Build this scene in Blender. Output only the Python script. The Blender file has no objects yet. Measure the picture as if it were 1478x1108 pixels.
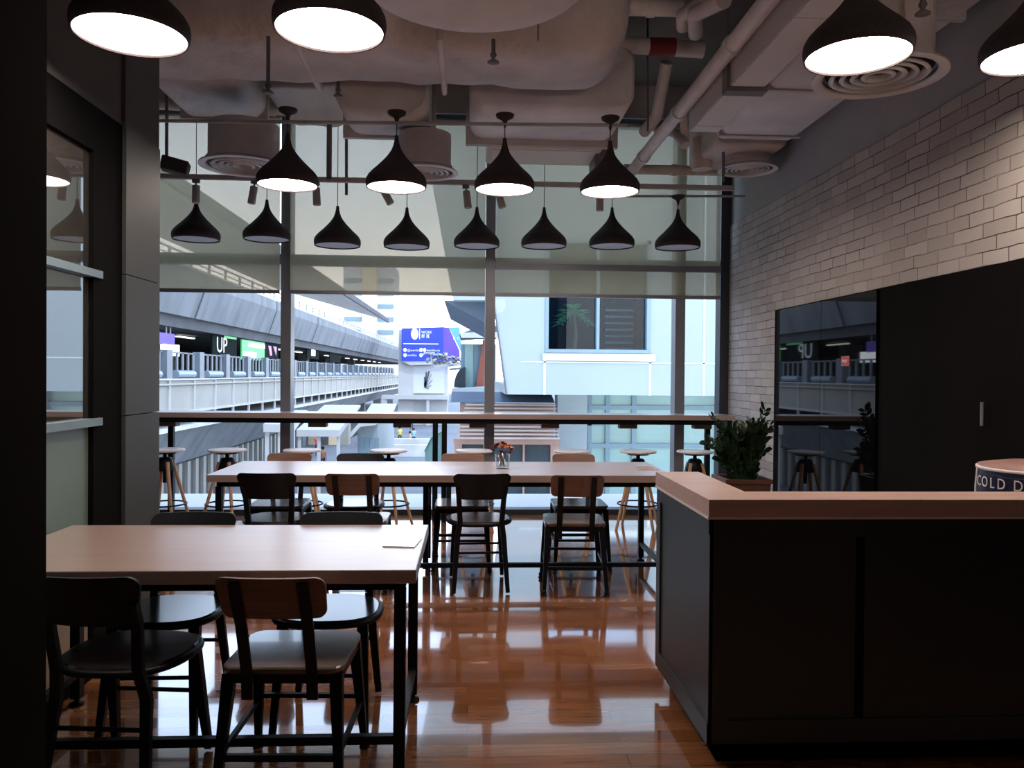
import bpy, bmesh, math, random
from mathutils import Vector, Matrix
random.seed(7)
PI = math.pi
S = bpy.context.scene
C = S.collection
EYE = 1.42

# ------------------------------------------------------------------ camera
F = 1150.0
yaw, pitch, roll = math.atan(61/F), math.atan(13.5/F), 0.0085
R = Matrix.Rotation(-yaw, 3, 'Z') @ Matrix.Rotation(PI/2-pitch, 3, 'X') @ Matrix.Rotation(roll, 3, 'Z')
cam_data = bpy.data.cameras.new('camera')
cam_data.sensor_width = 36; cam_data.lens = F/1478*36
cam_data.clip_start = .05; cam_data.clip_end = 1000
cam = bpy.data.objects.new('camera', cam_data); C.objects.link(cam)
cam.matrix_world = Matrix.Translation((0, 0, EYE)) @ R.to_4x4()
S.camera = cam

def at(px, py, Y):
    """world point seen at pixel px,py of the 1478x1108 frame, at depth Y"""
    d = R @ Vector(((px-739)/F, (554-py)/F, -1))
    t = Y/d.y
    return Vector((d.x*t, Y, EYE+d.z*t))

# ------------------------------------------------------------------ materials
MATS = {}
def nodes(name):
    m = bpy.data.materials.new(name); m.use_nodes = True
    nt = m.node_tree; b = nt.nodes['Principled BSDF']
    MATS[name] = m
    return m, nt, b
def N(nt, t, **k):
    n = nt.nodes.new(t)
    for a, v in k.items(): setattr(n, a, v)
    return n
def ramp(nt, stops):
    r = N(nt, 'ShaderNodeValToRGB')
    e = r.color_ramp.elements
    e[0].position, e[0].color = stops[0][0], (*stops[0][1], 1)
    e[1].position, e[1].color = stops[-1][0], (*stops[-1][1], 1)
    for p, c in stops[1:-1]:
        x = e.new(p); x.color = (*c, 1)
    return r
def plain(name, col, rough=.5, metal=0, var=.08, scale=6, bump=0, bscale=30, bdist=.02, spec=.5, coat=0, emit=None, es=0, stretch=(1,1,1)):
    m, nt, b = nodes(name)
    tc = N(nt, 'ShaderNodeTexCoord'); mp = N(nt, 'ShaderNodeMapping'); mp.inputs['Scale'].default_value = stretch
    nt.links.new(tc.outputs['Object'], mp.inputs['Vector'])
    no = N(nt, 'ShaderNodeTexNoise'); no.inputs['Scale'].default_value = scale; no.inputs['Detail'].default_value = 4
    nt.links.new(mp.outputs[0], no.inputs['Vector'])
    lo = [max(0, c*(1-var)) for c in col]; hi = [min(1, c*(1+var)) for c in col]
    r = ramp(nt, [(.3, lo), (.7, hi)])
    nt.links.new(no.outputs[0], r.inputs[0]); nt.links.new(r.outputs[0], b.inputs['Base Color'])
    b.inputs['Roughness'].default_value = rough; b.inputs['Metallic'].default_value = metal
    b.inputs['Specular IOR Level'].default_value = spec
    b.inputs['Coat Weight'].default_value = coat; b.inputs['Coat Roughness'].default_value = .05
    if bump:
        n2 = N(nt, 'ShaderNodeTexNoise'); n2.inputs['Scale'].default_value = bscale; n2.inputs['Detail'].default_value = 6
        nt.links.new(mp.outputs[0], n2.inputs['Vector'])
        bp = N(nt, 'ShaderNodeBump'); bp.inputs['Strength'].default_value = bump; bp.inputs['Distance'].default_value = bdist
        nt.links.new(n2.outputs[0], bp.inputs['Height']); nt.links.new(bp.outputs[0], b.inputs['Normal'])
    if emit:
        b.inputs['Emission Color'].default_value = (*emit, 1); b.inputs['Emission Strength'].default_value = es
    return m

plain('black_metal', (.004, .005, .008), .45, .0, .15, spec=.2)
plain('black_gloss', (.012, .013, .017), .16, .0, .1, spec=.9)
plain('shade_black', (.040, .030, .032), .75, 0, .25, 60)
plain('wood_brown', (.155, .078, .052), .42, 0, .22, 5, stretch=(1, 1, 12), spec=.4)
plain('stool_wood', (.50, .30, .17), .45, 0, .15, 8, stretch=(6, 6, 1))
plain('seat_grey', (.12, .09, .075), .2, 0, .25, 4, stretch=(1, 7, 1), spec=.9, coat=.4)
plain('plaster', (.5, .48, .48), .8, 0, .06, 3, .1)
plain('wall_grey', (.11, .108, .108), .8, 0, .06, 3, spec=.1)
plain('wall_pale', (.34, .34, .345), .75, 0, .05, 3, .05)
plain('clad_grey', (.055, .060, .064), .55, 0, .05, 2, spec=.3)
plain('clad_dark', (.007, .007, .0075), .9, 0, .1, 2, spec=.03)
plain('near_dark', (.007, .0062, .006), .95, 0, .2, 2, spec=.03)
plain('insul', (.62, .56, .545), .8, 0, .16, 2.2, .8, 3.5, .09)
plain('insul_light', (.70, .64, .625), .75, 0, .14, 2.2, .7, 4, .07)
plain('duct_metal', (.55, .52, .51), .5, .0, .08, 3, .1)
plain('slab_dark', (.22, .205, .20), .9, 0, .2, 1.5, .4, 8)
plain('pipe_paint', (.66, .59, .56), .55, 0, .08, 8, .1)
plain('pipe_dark', (.16, .15, .15), .6, 0, .1, 8)
plain('red_paint', (.22, .018, .02), .5)
plain('vent_paint', (.66, .63, .63), .5, 0, .04)
plain('vent_dark', (.03, .03, .03), .7)
plain('alu', (.24, .25, .28), .35, .4, .04)
plain('alu_dark', (.035, .042, .055), .4, .2, .04)
plain('spot_grey', (.42, .40, .39), .45, 0, .05)
plain('counter_dark', (.024, .031, .034), .42, 0, .12, 1.5, spec=.4)
plain('matte_black', (.005, .0042, .004), .85, 0, .2, 3, spec=.06)
plain('black_glass', (.003, .003, .004), .02, 0, .05, 1, spec=.22)
plain('paper', (.93, .93, .93), .22, 0, .02, spec=1, coat=1)
plain('card_pink', (.45, .32, .30), .5, 0, .08)
plain('navy', (.012, .014, .05), .25, 0, .1, spec=.6)
plain('white_trim', (.75, .70, .68), .35, 0, .03)
plain('lid_pink', (.30, .17, .15), .45, 0, .06)
plain('leaf', (.012, .035, .014), .35, 0, .4, 6, spec=.5)
plain('stem_green', (.03, .07, .02), .5)
plain('pot_wood', (.12, .058, .038), .5, 0, .2, 5)
plain('soil', (.02, .014, .01), .9)
plain('petal_orange', (.62, .22, .10), .6, 0, .25, 40)
plain('petal_red', (.14, .012, .015), .6, 0, .3, 40)
plain('red_label', (.42, .05, .045), .5, 0, .1)
plain('diffuser_off', (.62, .62, .68), .5, 0, .02)
plain('cord_black', (.02, .02, .02), .6)
plain('bracket_wood', (.15, .09, .065), .6, 0, .2, 8)
# outside
plain('concrete', (.22, .235, .255), .85, 0, .22, .9, .2, 4, stretch=(1, 1, .15))
plain('concrete_light', (.60, .60, .60), .85, 0, .15, .8)
plain('concrete_dark', (.10, .105, .115), .9, 0, .2, .8)
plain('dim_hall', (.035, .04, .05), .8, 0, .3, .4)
plain('panel_cream', (.35, .335, .30), .6, 0, .1, .5)
plain('white_paint', (.50, .50, .50), .6, 0, .04, 1)
plain('facade_white', (.29, .345, .37), .6, 0, .04, .6)
plain('facade_line', (.60, .68, .70), .6, 0, .02, .6)
plain('steel_blue', (.13, .165, .21), .4, .1, .08, 2)
plain('barrel_blue', (.22, .29, .36), .35, .1, .05, 2)
plain('street', (.17, .18, .20), .85, 0, .15, .3)
plain('pane_dark', (.022, .034, .045), .3, 0, .3, .8, spec=.2)
plain('pane_teal', (.27, .42, .40), .35, 0, .12, .7)
plain('frame_blue', (.18, .27, .33), .5, 0, .05)
plain('louvre', (.30, .25, .24), .6, 0, .15, 2)
plain('brown_frame', (.26, .16, .13), .6, 0, .15, 2)
plain('roof_slate', (.07, .10, .15), .6, 0, .1, 1)
plain('sign_blue', (.02, .05, .55), .5, 0, .1, .3)
plain('sign_violet', (.12, .06, .50), .5, 0, .2, .3)
plain('sign_sky', (.12, .35, .75), .5, 0, .1, .3)
plain('rust', (.35, .10, .06), .7, 0, .1, 1)
plain('sand', (.75, .62, .42), .8, 0, .05, .2)
plain('tower_grey', (.60, .62, .66), .8, 0, .1, .1)
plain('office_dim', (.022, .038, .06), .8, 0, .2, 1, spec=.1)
plain('foliage', (.10, .34, .13), .6, 0, .4, 2)
plain('screen_green', (.02, .3, .08), .4, 0, .5, 3, emit=(.1, .7, .25), es=.5)
plain('screen_black', (.008, .014, .012), .8, 0, .3, 3, spec=.05)
plain('screen_violet', (.3, .1, .4), .4, 0, .3, 3, emit=(.6, .25, .8), es=.6)
plain('tube_lit', (.9, .9, .9), .5, 0, 0, emit=(1, 1, .95), es=2.0)
plain('letter_white', (.85, .85, .85), .5, 0, .02)
plain('skin', (.45, .26, .18), .6)
plain('hair', (.02, .015, .012), .7)
plain('trousers', (.04, .05, .08), .8)
for k, c in dict(yellow=(.65, .62, .12), blue=(.25, .50, .70), red=(.60, .12, .12), orange=(.75, .30, .15), white=(.75, .75, .75), maroon=(.35, .07, .1)).items():
    plain('shirt_'+k, c, .8)

def lamp_mat(name, col, s):
    m, nt, b = nodes(name)
    b.inputs['Base Color'].default_value = (.8, .8, .8, 1)
    b.inputs['Emission Color'].default_value = (*col, 1); b.inputs['Emission Strength'].default_value = s
lamp_mat('diffuser_lit', (1, .82, .71), 31)

def wood_top(name, c0, c1, rough, spec, coat=.0):
    m, nt, b = nodes(name)
    tc = N(nt, 'ShaderNodeTexCoord'); mp = N(nt, 'ShaderNodeMapping'); mp.inputs['Scale'].default_value = (.8, 9, 9)
    nt.links.new(tc.outputs['Object'], mp.inputs['Vector'])
    no = N(nt, 'ShaderNodeTexNoise'); no.inputs['Scale'].default_value = 3; no.inputs['Detail'].default_value = 8; no.inputs['Distortion'].default_value = .4
    nt.links.new(mp.outputs[0], no.inputs['Vector'])
    r = ramp(nt, [(.3, c0), (.72, c1)])
    nt.links.new(no.outputs[0], r.inputs[0]); nt.links.new(r.outputs[0], b.inputs['Base Color'])
    b.inputs['Roughness'].default_value = rough; b.inputs['Specular IOR Level'].default_value = spec
    b.inputs['Coat Weight'].default_value = coat; b.inputs['Coat Roughness'].default_value = rough
wood_top('table_wood', (.36, .265, .235), (.43, .325, .29), .28, .9, .7)
wood_top('counter_wood', (.45, .30, .25), (.54, .38, .32), .35, .5)

def floor_mat():
    m, nt, b = nodes('floor_planks')
    tc = N(nt, 'ShaderNodeTexCoord')
    br = N(nt, 'ShaderNodeTexBrick'); br.offset = .37; br.offset_frequency = 2
    br.inputs['Scale'].default_value = 1; br.inputs['Brick Width'].default_value = .95; br.inputs['Row Height'].default_value = .095
    br.inputs['Mortar Size'].default_value = .0013; br.inputs['Mortar Smooth'].default_value = .1
    br.inputs['Color1'].default_value = (0, 0, 0, 1); br.inputs['Color2'].default_value = (1, 1, 1, 1); br.inputs['Mortar'].default_value = (.5, .5, .5, 1)
    nt.links.new(tc.outputs['Object'], br.inputs['Vector'])
    r = ramp(nt, [(0, (.21, .078, .030)), (.5, (.28, .108, .043)), (1, (.37, .16, .072))])
    nt.links.new(br.outputs['Color'], r.inputs[0])
    mp = N(nt, 'ShaderNodeMapping'); mp.inputs['Scale'].default_value = (1.2, 16, 1)
    nt.links.new(tc.outputs['Object'], mp.inputs['Vector'])
    no = N(nt, 'ShaderNodeTexNoise'); no.inputs['Scale'].default_value = 3; no.inputs['Detail'].default_value = 7
    nt.links.new(mp.outputs[0], no.inputs['Vector'])
    g = ramp(nt, [(.3, (.72, .72, .72)), (.7, (1.1, 1.1, 1.1))]); nt.links.new(no.outputs[0], g.inputs[0])
    mx = N(nt, 'ShaderNodeMix', data_type='RGBA', blend_type='MULTIPLY'); mx.inputs[0].default_value = 1
    nt.links.new(r.outputs[0], mx.inputs[6]); nt.links.new(g.outputs[0], mx.inputs[7])
    m2 = N(nt, 'ShaderNodeMix', data_type='RGBA'); nt.links.new(br.outputs['Fac'], m2.inputs[0])
    nt.links.new(mx.outputs[2], m2.inputs[6]); m2.inputs[7].default_value = (.03, .012, .008, 1)
    nt.links.new(m2.outputs[2], b.inputs['Base Color'])
    rr = N(nt, 'ShaderNodeMapRange'); rr.inputs[3].default_value = .07; rr.inputs[4].default_value = .17
    nt.links.new(br.outputs['Color'], rr.inputs[0]); nt.links.new(rr.outputs[0], b.inputs['Roughness'])
    # every board lies at its own faint tilt
    w = N(nt, 'ShaderNodeTexNoise'); w.inputs['Scale'].default_value = 1.6; w.inputs['Detail'].default_value = 1
    nt.links.new(tc.outputs['Object'], w.inputs['Vector'])
    ad = N(nt, 'ShaderNodeMath', operation='MULTIPLY_ADD'); ad.inputs[1].default_value = -.12
    nt.links.new(br.outputs['Fac'], ad.inputs[0]); nt.links.new(w.outputs[0], ad.inputs[2])
    bp = N(nt, 'ShaderNodeBump'); bp.inputs['Strength'].default_value = .25; bp.inputs['Distance'].default_value = .02
    nt.links.new(ad.outputs[0], bp.inputs['Height']); nt.links.new(bp.outputs[0], b.inputs['Normal'])
    b.inputs['IOR'].default_value = 1.5; b.inputs['Coat Weight'].default_value = 1; b.inputs['Coat Roughness'].default_value = .04
    b.inputs['Coat IOR'].default_value = 1.85
floor_mat()

def brick_mat():
    m, nt, b = nodes('painted_brick')
    tc = N(nt, 'ShaderNodeTexCoord'); sp = N(nt, 'ShaderNodeSeparateXYZ'); cb = N(nt, 'ShaderNodeCombineXYZ')
    nt.links.new(tc.outputs['Object'], sp.inputs[0])
    nt.links.new(sp.outputs[1], cb.inputs[0]); nt.links.new(sp.outputs[2], cb.inputs[1])
    wn = N(nt, 'ShaderNodeTexNoise'); wn.inputs['Scale'].default_value = 7; wn.inputs['Detail'].default_value = 3
    nt.links.new(cb.outputs[0], wn.inputs['Vector'])
    sub = N(nt, 'ShaderNodeVectorMath', operation='SUBTRACT'); sub.inputs[1].default_value = (.5, .5, .5)
    nt.links.new(wn.outputs['Color'], sub.inputs[0])
    sc = N(nt, 'ShaderNodeVectorMath', operation='SCALE'); sc.inputs['Scale'].default_value = .018
    nt.links.new(sub.outputs[0], sc.inputs[0])
    ad = N(nt, 'ShaderNodeVectorMath', operation='ADD'); nt.links.new(cb.outputs[0], ad.inputs[0]); nt.links.new(sc.outputs[0], ad.inputs[1])
    br = N(nt, 'ShaderNodeTexBrick'); br.offset = .43; br.squash = .8; br.squash_frequency = 3
    for k, v in {'Scale': 1, 'Brick Width': .25, 'Row Height': .074, 'Mortar Size': .0038, 'Mortar Smooth': .5}.items(): br.inputs[k].default_value = v
    br.inputs['Color1'].default_value = (0, 0, 0, 1); br.inputs['Color2'].default_value = (1, 1, 1, 1); br.inputs['Mortar'].default_value = (.5, .5, .5, 1)
    nt.links.new(ad.outputs[0], br.inputs['Vector'])
    r = ramp(nt, [(0, (.37, .335, .31)), (.5, (.42, .385, .36)), (1, (.47, .435, .41))]); nt.links.new(br.outputs['Color'], r.inputs[0])
    n2 = N(nt, 'ShaderNodeTexNoise'); n2.inputs['Scale'].default_value = 2.5; n2.inputs['Detail'].default_value = 5
    nt.links.new(cb.outputs[0], n2.inputs['Vector'])
    k = N(nt, 'ShaderNodeMapRange'); k.inputs[1].default_value = .35; k.inputs[2].default_value = .62; k.inputs[3].default_value = .25; k.inputs[4].default_value = 1
    nt.links.new(n2.outputs[0], k.inputs[0])
    mu = N(nt, 'ShaderNodeMath', operation='MULTIPLY'); nt.links.new(br.outputs['Fac'], mu.inputs[0]); nt.links.new(k.outputs[0], mu.inputs[1])
    mx = N(nt, 'ShaderNodeMix', data_type='RGBA'); nt.links.new(mu.outputs[0], mx.inputs[0])
    nt.links.new(r.outputs[0], mx.inputs[6]); mx.inputs[7].default_value = (.06, .045, .04, 1)
    nt.links.new(mx.outputs[2], b.inputs['Base Color']); b.inputs['Roughness'].default_value = .75
    n3 = N(nt, 'ShaderNodeTexNoise'); n3.inputs['Scale'].default_value = 26; n3.inputs['Detail'].default_value = 6
    nt.links.new(cb.outputs[0], n3.inputs['Vector'])
    h = N(nt, 'ShaderNodeMath', operation='MULTIPLY_ADD'); h.inputs[1].default_value = -2.2
    nt.links.new(br.outputs['Fac'], h.inputs[0]); nt.links.new(n3.outputs[0], h.inputs[2])
    h2 = N(nt, 'ShaderNodeMath', operation='MULTIPLY_ADD'); h2.inputs[1].default_value = .6
    nt.links.new(br.outputs['Color'], h2.inputs[0]); nt.links.new(h.outputs[0], h2.inputs[2])
    bp = N(nt, 'ShaderNodeBump'); bp.inputs['Strength'].default_value = .6; bp.inputs['Distance'].default_value = .006
    nt.links.new(h2.outputs[0], bp.inputs['Height']); nt.links.new(bp.outputs[0], b.inputs['Normal'])
brick_mat()

def thin_glass(name, tint, boost=1.0):
    m = bpy.data.materials.new(name); m.use_nodes = True; nt = m.node_tree; nt.nodes.clear(); MATS[name] = m
    o = N(nt, 'ShaderNodeOutputMaterial'); t = N(nt, 'ShaderNodeBsdfTransparent'); t.inputs[0].default_value = (*tint, 1)
    g = N(nt, 'ShaderNodeBsdfGlossy'); g.inputs['Roughness'].default_value = .01
    f = N(nt, 'ShaderNodeFresnel'); ge = N(nt, 'ShaderNodeNewGeometry'); mr = N(nt, 'ShaderNodeMapRange')
    mr.inputs[3].default_value = 1.5; mr.inputs[4].default_value = 1/1.5
    nt.links.new(ge.outputs['Backfacing'], mr.inputs[0]); nt.links.new(mr.outputs[0], f.inputs[0])
    mu = N(nt, 'ShaderNodeMath', operation='MULTIPLY', use_clamp=True); mu.inputs[1].default_value = boost
    mx = N(nt, 'ShaderNodeMixShader')
    nt.links.new(f.outputs[0], mu.inputs[0]); nt.links.new(mu.outputs[0], mx.inputs[0]); nt.links.new(t.outputs[0], mx.inputs[1]); nt.links.new(g.outputs[0], mx.inputs[2])
    nt.links.new(mx.outputs[0], o.inputs[0])
thin_glass('window_glass', (.97, .985, .98), .5)
thin_glass('vase_glass', (.95, .96, .97), 1.5)
thin_glass('facade_glass', (.62, .72, .78), .5)

def blind_mat():
    m = bpy.data.materials.new('blind_mesh'); m.use_nodes = True; nt = m.node_tree; nt.nodes.clear(); MATS['blind_mesh'] = m
    o = N(nt, 'ShaderNodeOutputMaterial'); t = N(nt, 'ShaderNodeBsdfTransparent'); t.inputs[0].default_value = (.60, .57, .53, 1)
    d = N(nt, 'ShaderNodeBsdfDiffuse'); d.inputs[0].default_value = (.66, .62, .46, 1)
    tr = N(nt, 'ShaderNodeBsdfTranslucent'); tr.inputs[0].default_value = (.76, .71, .52, 1)
    tc = N(nt, 'ShaderNodeTexCoord'); wv = N(nt, 'ShaderNodeTexNoise'); wv.inputs['Scale'].default_value = 3
    nt.links.new(tc.outputs['Object'], wv.inputs['Vector'])
    mr = N(nt, 'ShaderNodeMapRange'); mr.inputs[3].default_value = .40; mr.inputs[4].default_value = .46
    nt.links.new(wv.outputs[0], mr.inputs[0])
    m1 = N(nt, 'ShaderNodeMixShader'); m1.inputs[0].default_value = .5
    m2 = N(nt, 'ShaderNodeMixShader')
    nt.links.new(d.outputs[0], m1.inputs[1]); nt.links.new(tr.outputs[0], m1.inputs[2])
    nt.links.new(mr.outputs[0], m2.inputs[0]); nt.links.new(t.outputs[0], m2.inputs[1]); nt.links.new(m1.outputs[0], m2.inputs[2])
    nt.links.new(m2.outputs[0], o.inputs[0])
blind_mat()

def partition_glass():
    m, nt, b = nodes('partition_glass')
    b.inputs['Base Color'].default_value = (.06, .058, .052, 1); b.inputs['Roughness'].default_value = .02
    b.inputs['IOR'].default_value = 2.3; b.inputs['Coat Weight'].default_value = 1; b.inputs['Coat Roughness'].default_value = .01; b.inputs['Coat IOR'].default_value = 2.2
    m, nt, b = nodes('frosted_green')
    b.inputs['Base Color'].default_value = (.17, .24, .215, 1); b.inputs['Roughness'].default_value = .35
    m, nt, b = nodes('clear_low')
    b.inputs['Base Color'].default_value = (.42, .36, .27, 1); b.inputs['Roughness'].default_value = .3
partition_glass()
M = MATS

# ------------------------------------------------------------------ mesh helpers
class MB:
    def __init__(s): s.v = []; s.f = []; s.sm = []; s.mi = []
    def add(s, vs, fs, smooth=False, mi=0):
        b = len(s.v); s.v += [tuple(v) for v in vs]
        s.f += [tuple(b+i for i in f) for f in fs]; s.sm += [smooth]*len(fs); s.mi += [mi]*len(fs)
        return s
    def box(s, x0, x1, y0, y1, z0, z1, mi=0):
        v = [(x, y, z) for z in (z0, z1) for y in (y0, y1) for x in (x0, x1)]
        return s.add(v, [(0,2,3,1), (4,5,7,6), (0,1,5,4), (2,6,7,3), (0,4,6,2), (1,3,7,5)], False, mi)
    def rbox(s, x0, x1, y0, y1, z0, z1, r, n=3, end=0):
        """box with rounded edges all round its y axis profile and eased ends"""
        out = []
        for cx, cz, a0 in ((x1-r, z1-r, 0), (x0+r, z1-r, PI/2), (x0+r, z0+r, PI), (x1-r, z0+r, 1.5*PI)):
            for i in range(n+1):
                a = a0+PI/2*i/n; out.append((cx+r*math.cos(a), cz+r*math.sin(a)))
        cx, cz = (x0+x1)/2, (z0+z1)/2; e = min(r*.6, .02)
        sx, sz = 1-2*e/(x1-x0), 1-2*e/(z1-z0)
        rings = []
        if end:
            q = 8
            prof = [(y0+end*(1-math.cos(PI/2*i/q)), end*(1-math.sin(PI/2*i/q))) for i in range(q+1)]
            m_ = 24; prof += [(y0+end+(y1-y0-2*end)*i/m_, 0) for i in range(1, m_)]
            prof += [(y1-end*(1-math.cos(PI/2*i/q)), end*(1-math.sin(PI/2*i/q))) for i in range(q, -1, -1)]
            for y, d_ in prof:
                sx, sz = 1-2*d_/(x1-x0), 1-2*d_/(z1-z0)
                rings.append([(cx+(x-cx)*sx, y, cz+(z-cz)*sz) for x, z in out])
            return s.loft(rings, True, True)
        for y, k in ((y0, 1), (y0+e, 0), (y1-e, 0), (y1, 1)):
            rings.append([((cx+(x-cx)*(sx if k else 1)), y, (cz+(z-cz)*(sz if k else 1))) for x, z in out])
        return s.loft(rings, True, smooth=r > .02)
    def loft(s, rings, cap=True, smooth=True, mi=0, closed=True):
        n = len(rings[0]); v = [p for r in rings for p in r]; f = []
        for i in range(len(rings)-1):
            for j in range(n if closed else n-1):
                k = (j+1) % n; f.append((i*n+j, i*n+k, (i+1)*n+k, (i+1)*n+j))
        s.add(v, f, smooth, mi)
        if cap:
            s.add(rings[0], [tuple(range(n))[::-1]], False, mi); s.add(rings[-1], [tuple(range(n))], False, mi)
        return s
    def tube(s, pts, r, n=10, cap=True, mi=0):
        pts = [Vector(p) for p in pts]; rs = r if isinstance(r, (list, tuple)) else [r]*len(pts)
        rings = []; up = None
        for i, p in enumerate(pts):
            d = (pts[min(i+1, len(pts)-1)]-pts[max(i-1, 0)]).normalized()
            if up is None: up = Vector((0, 0, 1)) if abs(d.z) < .9 else Vector((1, 0, 0))
            a = d.cross(up).normalized(); b = a.cross(d).normalized(); up = b
            rings.append([p+(a*math.cos(2*PI*k/n)+b*math.sin(2*PI*k/n))*rs[i] for k in range(n)])
        return s.loft(rings, cap, True, mi)
    def bar(s, p, q, w, h, w2=None, h2=None, up=(0, 0, 1)):
        p, q = Vector(p), Vector(q); d = (q-p).normalized(); u = Vector(up)
        if abs(d.dot(u)) > .95: u = Vector((0, 1, 0))
        a = d.cross(u).normalized(); b = a.cross(d).normalized()
        w2 = w if w2 is None else w2; h2 = h if h2 is None else h2
        v = [p+a*x*w/2+b*y*h/2 for x, y in ((-1,-1), (1,-1), (1,1), (-1,1))]+[q+a*x*w2/2+b*y*h2/2 for x, y in ((-1,-1), (1,-1), (1,1), (-1,1))]
        return s.add(v, [(0,1,2,3)[::-1], (4,5,6,7), (0,1,5,4), (1,2,6,5), (2,3,7,6), (3,0,4,7)])
    def lathe(s, prof, c=(0, 0, 0), n=32, mi=0, smooth=True, cap=True):
        c = Vector(c)
        rings = [[c+Vector((r*math.cos(2*PI*k/n), r*math.sin(2*PI*k/n), z)) for k in range(n)] for r, z in prof]
        return s.loft(rings, cap, smooth, mi)
    def ball(s, c, r, n=10, m=6, sz=1, mi=0):
        prof = [(max(1e-4, r*math.sin(PI*i/m)), -r*sz*math.cos(PI*i/m)) for i in range(m+1)]
        return s.lathe(prof, c, n, mi)
    def prism(s, pts, axis, a0, a1, mi=0):
        """polygon pts (two coords) extruded along axis from a0 to a1"""
        def mk(u, v, a): return {'x': (a, u, v), 'y': (u, a, v), 'z': (u, v, a)}[axis]
        return s.loft([[mk(u, v, a0) for u, v in pts], [mk(u, v, a1) for u, v in pts]], True, False, mi)
    def slab(s, out, z0, z1, e=.004):
        """outline in xy with eased top and bottom edge"""
        cx = sum(p[0] for p in out)/len(out); cy = sum(p[1] for p in out)/len(out)
        R0 = max(math.hypot(p[0]-cx, p[1]-cy) for p in out); k = 1-e/R0
        def ring(q, z): return [(cx+(x-cx)*q, cy+(y-cy)*q, z) for x, y in out]
        return s.loft([ring(k, z0), ring(1, z0+e), ring(1, z1-e), ring(k, z1)], True, False)
    def quad(s, a, b, c, d, mi=0): return s.add([a, b, c, d], [(0, 1, 2, 3)], False, mi)
    def build(s, name, mat, parent=None, loc=None):
        me = bpy.data.meshes.new(name); me.from_pydata(s.v, [], s.f)
        bm = bmesh.new(); bm.from_mesh(me)
        bmesh.ops.recalc_face_normals(bm, faces=bm.faces); bm.to_mesh(me); bm.free()
        me.polygons.foreach_set('use_smooth', s.sm)
        mats = mat if isinstance(mat, (list, tuple)) else [mat]
        for m in mats: me.materials.append(M[m])
        me.polygons.foreach_set('material_index', s.mi)
        me.update()
        o = bpy.data.objects.new(name, me); C.objects.link(o)
        if parent: o.parent = parent
        if loc: o.location = loc
        return o
def rrect(w, d, r, cx=0, cy=0, n=5):
    o = []
    for x, y, a0 in ((w/2-r, d/2-r, 0), (-w/2+r, d/2-r, PI/2), (-w/2+r, -d/2+r, PI), (w/2-r, -d/2+r, 1.5*PI)):
        for i in range(n+1):
            a = a0+PI/2*i/n; o.append((cx+x+r*math.cos(a), cy+y+r*math.sin(a)))
    return o
def tag(o, label=None, cat=None, group=None, kind=None):
    if label: o['label'] = label
    if cat: o['category'] = cat
    if group: o['group'] = group
    if kind: o['kind'] = kind
    return o
def thing(name, label, cat, loc=(0, 0, 0), rz=0, group=None):
    o = bpy.data.objects.new(name, None); C.objects.link(o); o.location = loc; o.rotation_euler = (0, 0, rz)
    return tag(o, label, cat, group)
def struct(o): o['kind'] = 'structure'; return o
def copy_tree(o, parent=None):
    c = o.copy(); C.objects.link(c); c.parent = parent
    for ch in list(o.children): copy_tree(ch, c)
    return c
def place(proto, used, loc, rz, label, group=None):
    if not used: used.append(1); o = proto
    else: o = copy_tree(proto)
    o.location = loc; o.rotation_euler = (0, 0, rz); o['label'] = label
    if group: o['group'] = group
    return o
def text_mesh(body, size, mat, parent, loc, rot, name='lettering', ext=.002, align='LEFT', sx=1):
    cu = bpy.data.curves.new('txt', 'FONT'); cu.body = body; cu.size = size; cu.extrude = ext; cu.align_x = align; cu.resolution_u = 3
    tmp = bpy.data.objects.new('txt', cu); C.objects.link(tmp)
    bpy.context.view_layer.update()
    me = bpy.data.meshes.new_from_object(tmp.evaluated_get(bpy.context.evaluated_depsgraph_get()))
    bpy.data.objects.remove(tmp); bpy.data.curves.remove(cu)
    me.name = name; me.materials.clear(); me.materials.append(M[mat])
    o = bpy.data.objects.new(name, me); C.objects.link(o); o.parent = parent; o.location = loc; o.rotation_euler = rot; o.scale = (sx, 1, 1)
    return o

# ------------------------------------------------------------------ room shell
XR, XL, YW = 2.66, -1.75, 8.1      # brick wall, partition wall, window plane
CEIL = 4.35
XFL = -5.2                          # far left end of the window bay
struct(MB().box(-6, 3.2, -3.2, 8.25, -.12, 0).build('floor', 'floor_planks'))
struct(MB().box(-6, 3.2, -3.2, 8.3, CEIL, CEIL+.15).build('ceiling', 'slab_dark'))
struct(MB().box(XR, XR+.25, -3.2, 8.3, 2.96, CEIL).box(XR+.03, XR+.25, -3.2, 6.79, 0, 2.0).build('wall_right', 'wall_pale'))
struct(MB().prism([(-3.2, 2.0), (6.79, 2.0), (6.79, 0), (8.22, 0), (8.22, 2.96), (-3.2, 2.96)], 'x', XR-.012, XR+.25).build('trim_1', 'painted_brick'))
struct(MB().box(-6, 3.2, -3.35, -3.2, 0, CEIL).build('wall_back', 'near_dark'))
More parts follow.
